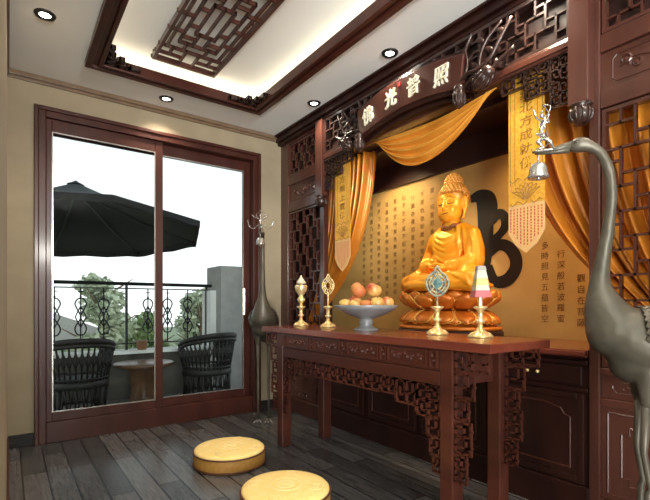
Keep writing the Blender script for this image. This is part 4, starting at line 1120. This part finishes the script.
for k in range(N): 
    x,y = rim(k); tube(bm, [(uc[0],uc[1],zc-.12),(lerp(uc[0],x,.5),lerp(uc[1],y,.5),uz(lerp(uc[1],y,.5),.5)-.04),(x,y,uz(y,1)-.02)], .012, 6)
obj('ribs', bm, BLACKM, t)
bm = NB(); lathe(bm, [(.10,0),(.04,.03),(.012,.05)], (uc[0],uc[1],zc-.03), 16); obj('top_vent', bm, CANVAS, t)
bm = NB(); tube(bm, [(-1.6,6.4,-.2),(-1.6,6.4,2.1)], .045, 10); tube(bm, [(-1.6,6.4,1.95),(-.3,6.4,2.10),(uc[0],uc[1],zc-.14)], .03, 8); box(bm,-1.95,-1.25,6.05,6.75,-.3,-.2); obj('mast', bm, BLACKM, t)
struct('floor_terrace', B(-2.6,3.6,6.0,7.2,-.4,-.3), DECK)
# trees and roof
def tree_(x,y,zb,zt_,R,m,lb,n,leafs):
    t = thing('garden_tree', lb, 'tree', (x,y,zb), 'trees beyond the balcony')
    bm = NB(); tube(bm, [(x,y,zb),(x+.1,y,(zb+zt_)/2),(x,y,zt_-.3)], [.16,.10,.03], 8)
    for k in range(9):
        a = k*2.4; z = lerp(zb+(zt_-zb)*.35, zt_-.4, k/9); tube(bm, [(x,y,z),(x+R*.8*math.cos(a),y+R*.8*math.sin(a),z+R*.5)], [.05,.012], 5)
    obj('trunk', bm, BARK, t)
    bm = NB()
    for k in range(n):
        a = random.uniform(0,2*PI); q = random.random(); rr = R*(1-.55*q)*random.uniform(.2,.9)
        c = (x+rr*math.cos(a), y+rr*math.sin(a), lerp(zb+(zt_-zb)*.42, zt_-.3, q))
        leaves(bm, c, (R*.3,R*.3,R*.25), leafs, .11)
    obj('foliage', bm, m, t)
tree_(2.0,13.0,-3.2,2.0,1.15,LEAFP,'pale feathery tree beyond the balcony, left of the door middle',26,110)
tree_(4.9,13.5,-3.2,1.7,1.0,LEAFP,'pale tree beyond the balcony, behind the right glass pane',22,110)
tree_(3.5,15.0,-3.2,.9,1.3,LEAF,'low green tree between the two paler trees outside',24,110)
tree_(6.6,16.0,-3.2,1.6,1.3,LEAF,'green tree beside the stone pillar outside',24,110)
t = thing('neighbour_house', 'pale house with a low grey gable roof beyond the railing', 'house', (.9,22,-3.2))
obj('wall', B(-2.6,4.0,19.5,25,-3.2,-.3), WHITEST, t)
bm = NB(); vs = [bm.verts.new(p) for p in ((-3.1,19.0,-.4),(4.5,19.0,-.4),(.9,19.0,1.0),(-3.1,25.5,-.4),(4.5,25.5,-.4),(.9,25.5,1.0))]
for f in ((0,1,2),(3,5,4),(0,2,5,3),(2,1,4,5),(0,3,4,1)): bm.faces.new([vs[i] for i in f])
obj('roof', bm, ROOFM, t)

# ------------------------------------------------------------------ world and lights
w = bpy.data.worlds.new('sky'); scn.world = w; w.use_nodes = True; nt = w.node_tree; bg = nt.nodes['Background']
tc = nt.nodes.new('ShaderNodeTexCoord'); sx = nt.nodes.new('ShaderNodeSeparateXYZ'); rp = nt.nodes.new('ShaderNodeValToRGB')
nt.links.new(tc.outputs['Generated'], sx.inputs[0]); nt.links.new(sx.outputs['Z'], rp.inputs[0]); nt.links.new(rp.outputs[0], bg.inputs['Color'])
rp.color_ramp.elements[0].position = 0; rp.color_ramp.elements[0].color = (1,1,.99,1)
rp.color_ramp.elements[1].position = .45; rp.color_ramp.elements[1].color = (.50,.59,.63,1)
bg.inputs['Strength'].default_value = 1.4
def light(kind, name, loc, energy, color, target=None, **k):
    L = bpy.data.lights.new(name, kind); L.energy = energy; L.color = color
    for a,b in k.items(): setattr(L, a, b)
    o = bpy.data.objects.new(name, L); C.objects.link(o); o.location = loc
    if target is not None: o.rotation_euler = (Vector(target)-Vector(loc)).to_track_quat('-Z','Y').to_euler()
    return o
# sky light through the door and the added rear window
for nm,loc,tg,sz in (('door_daylight_portal',(1.15,YW+.13,1.4),(1.15,0,1.4),(1.85,2.4)),('added_window_portal',(-.75,-2.31,1.36),(-.75,0,1.36),(2.4,2.4))):
    o = light('AREA',nm,loc,1,(1,1,1),tg,shape='RECTANGLE',size=sz[0],size_y=sz[1]); o.data.cycles.is_portal = True
light('AREA','rear_fill_light',(-.75,-2.5,1.2),300,(1,.98,.94),(.3,.8,2.9),shape='RECTANGLE',size=2.3,size_y=2.4)  # fill lamp outside the added window, aimed up at the ceiling
warm = (1,.72,.38)
t = thing('added_wall_lamp', 'unseen brass wall lamp added behind the camera to brighten the ceiling', 'wall lamp', (.60,-2.2,2.0))  # unseen fixture and spot added as fill for the ceiling
bm = NB(); tube(bm, [(.60,-2.2,1.95),(.60,-2.10,1.95),(.60,-2.10,2.0)], .012, 8); lathe(bm, [(.02,0),(.06,.05),(.075,.10),(.07,.10),(.055,.055),(.01,.01)], (.60,-2.10,2.0), 24); obj('bracket', bm, BRASS, t, True)
sc = light('SPOT','ceiling_fill_spot',(.60,-2.10,2.14),520,(1,.96,.89),(1.15,3.0,3.05),spot_size=1.15,spot_blend=.8,shadow_soft_size=.06)
sc.parent = t; sc.location = Vector((.60,-2.10,2.14))-t.location
light('SPOT','niche_spot',(2.47,2.62,2.42),40,warm,(2.68,2.13,1.50),spot_size=1.15,spot_blend=.7,shadow_soft_size=.03)
light('SPOT','niche_spot',(2.58,2.95,2.41),36,warm,(XB,2.95,1.65),spot_size=1.9,spot_blend=.9,shadow_soft_size=.03)
light('SPOT','niche_spot',(2.58,1.50,2.41),30,warm,(XB,1.55,1.5),spot_size=1.9,spot_blend=.9,shadow_soft_size=.03)
light('SPOT','niche_spot',(2.80,.80,2.43),50,warm,(2.5,.75,1.6),spot_size=2.2,spot_blend=.9,shadow_soft_size=.03)
light('SPOT','niche_spot',(2.22,1.33,2.89),30,warm,(2.40,1.38,1.6),spot_size=1.0,spot_blend=.8,shadow_soft_size=.04)

# ------------------------------------------------------------------ camera
cam = bpy.data.cameras.new('camera'); co = bpy.data.objects.new('camera', cam); C.objects.link(co)
f = 441.5; ang = math.atan(317/441.5)
cam.sensor_width = 36; cam.lens = f/650*36; cam.shift_y = 55.5/650; cam.clip_start = .02; cam.clip_end = 300
co.location = (0,0,1.1); co.rotation_euler = (PI/2, 0, -ang)
scn.camera = co
scn.view_settings.view_transform = 'Standard'; scn.view_settings.look = 'None'; scn.view_settings.gamma = 1; scn.view_settings.use_curve_mapping = False
scn.view_settings.exposure = 0.33
scn.cycles.max_bounces = 8; scn.cycles.transparent_max_bounces = 16; scn.cycles.use_denoising = True
scn.cycles.sample_clamp_indirect = 6
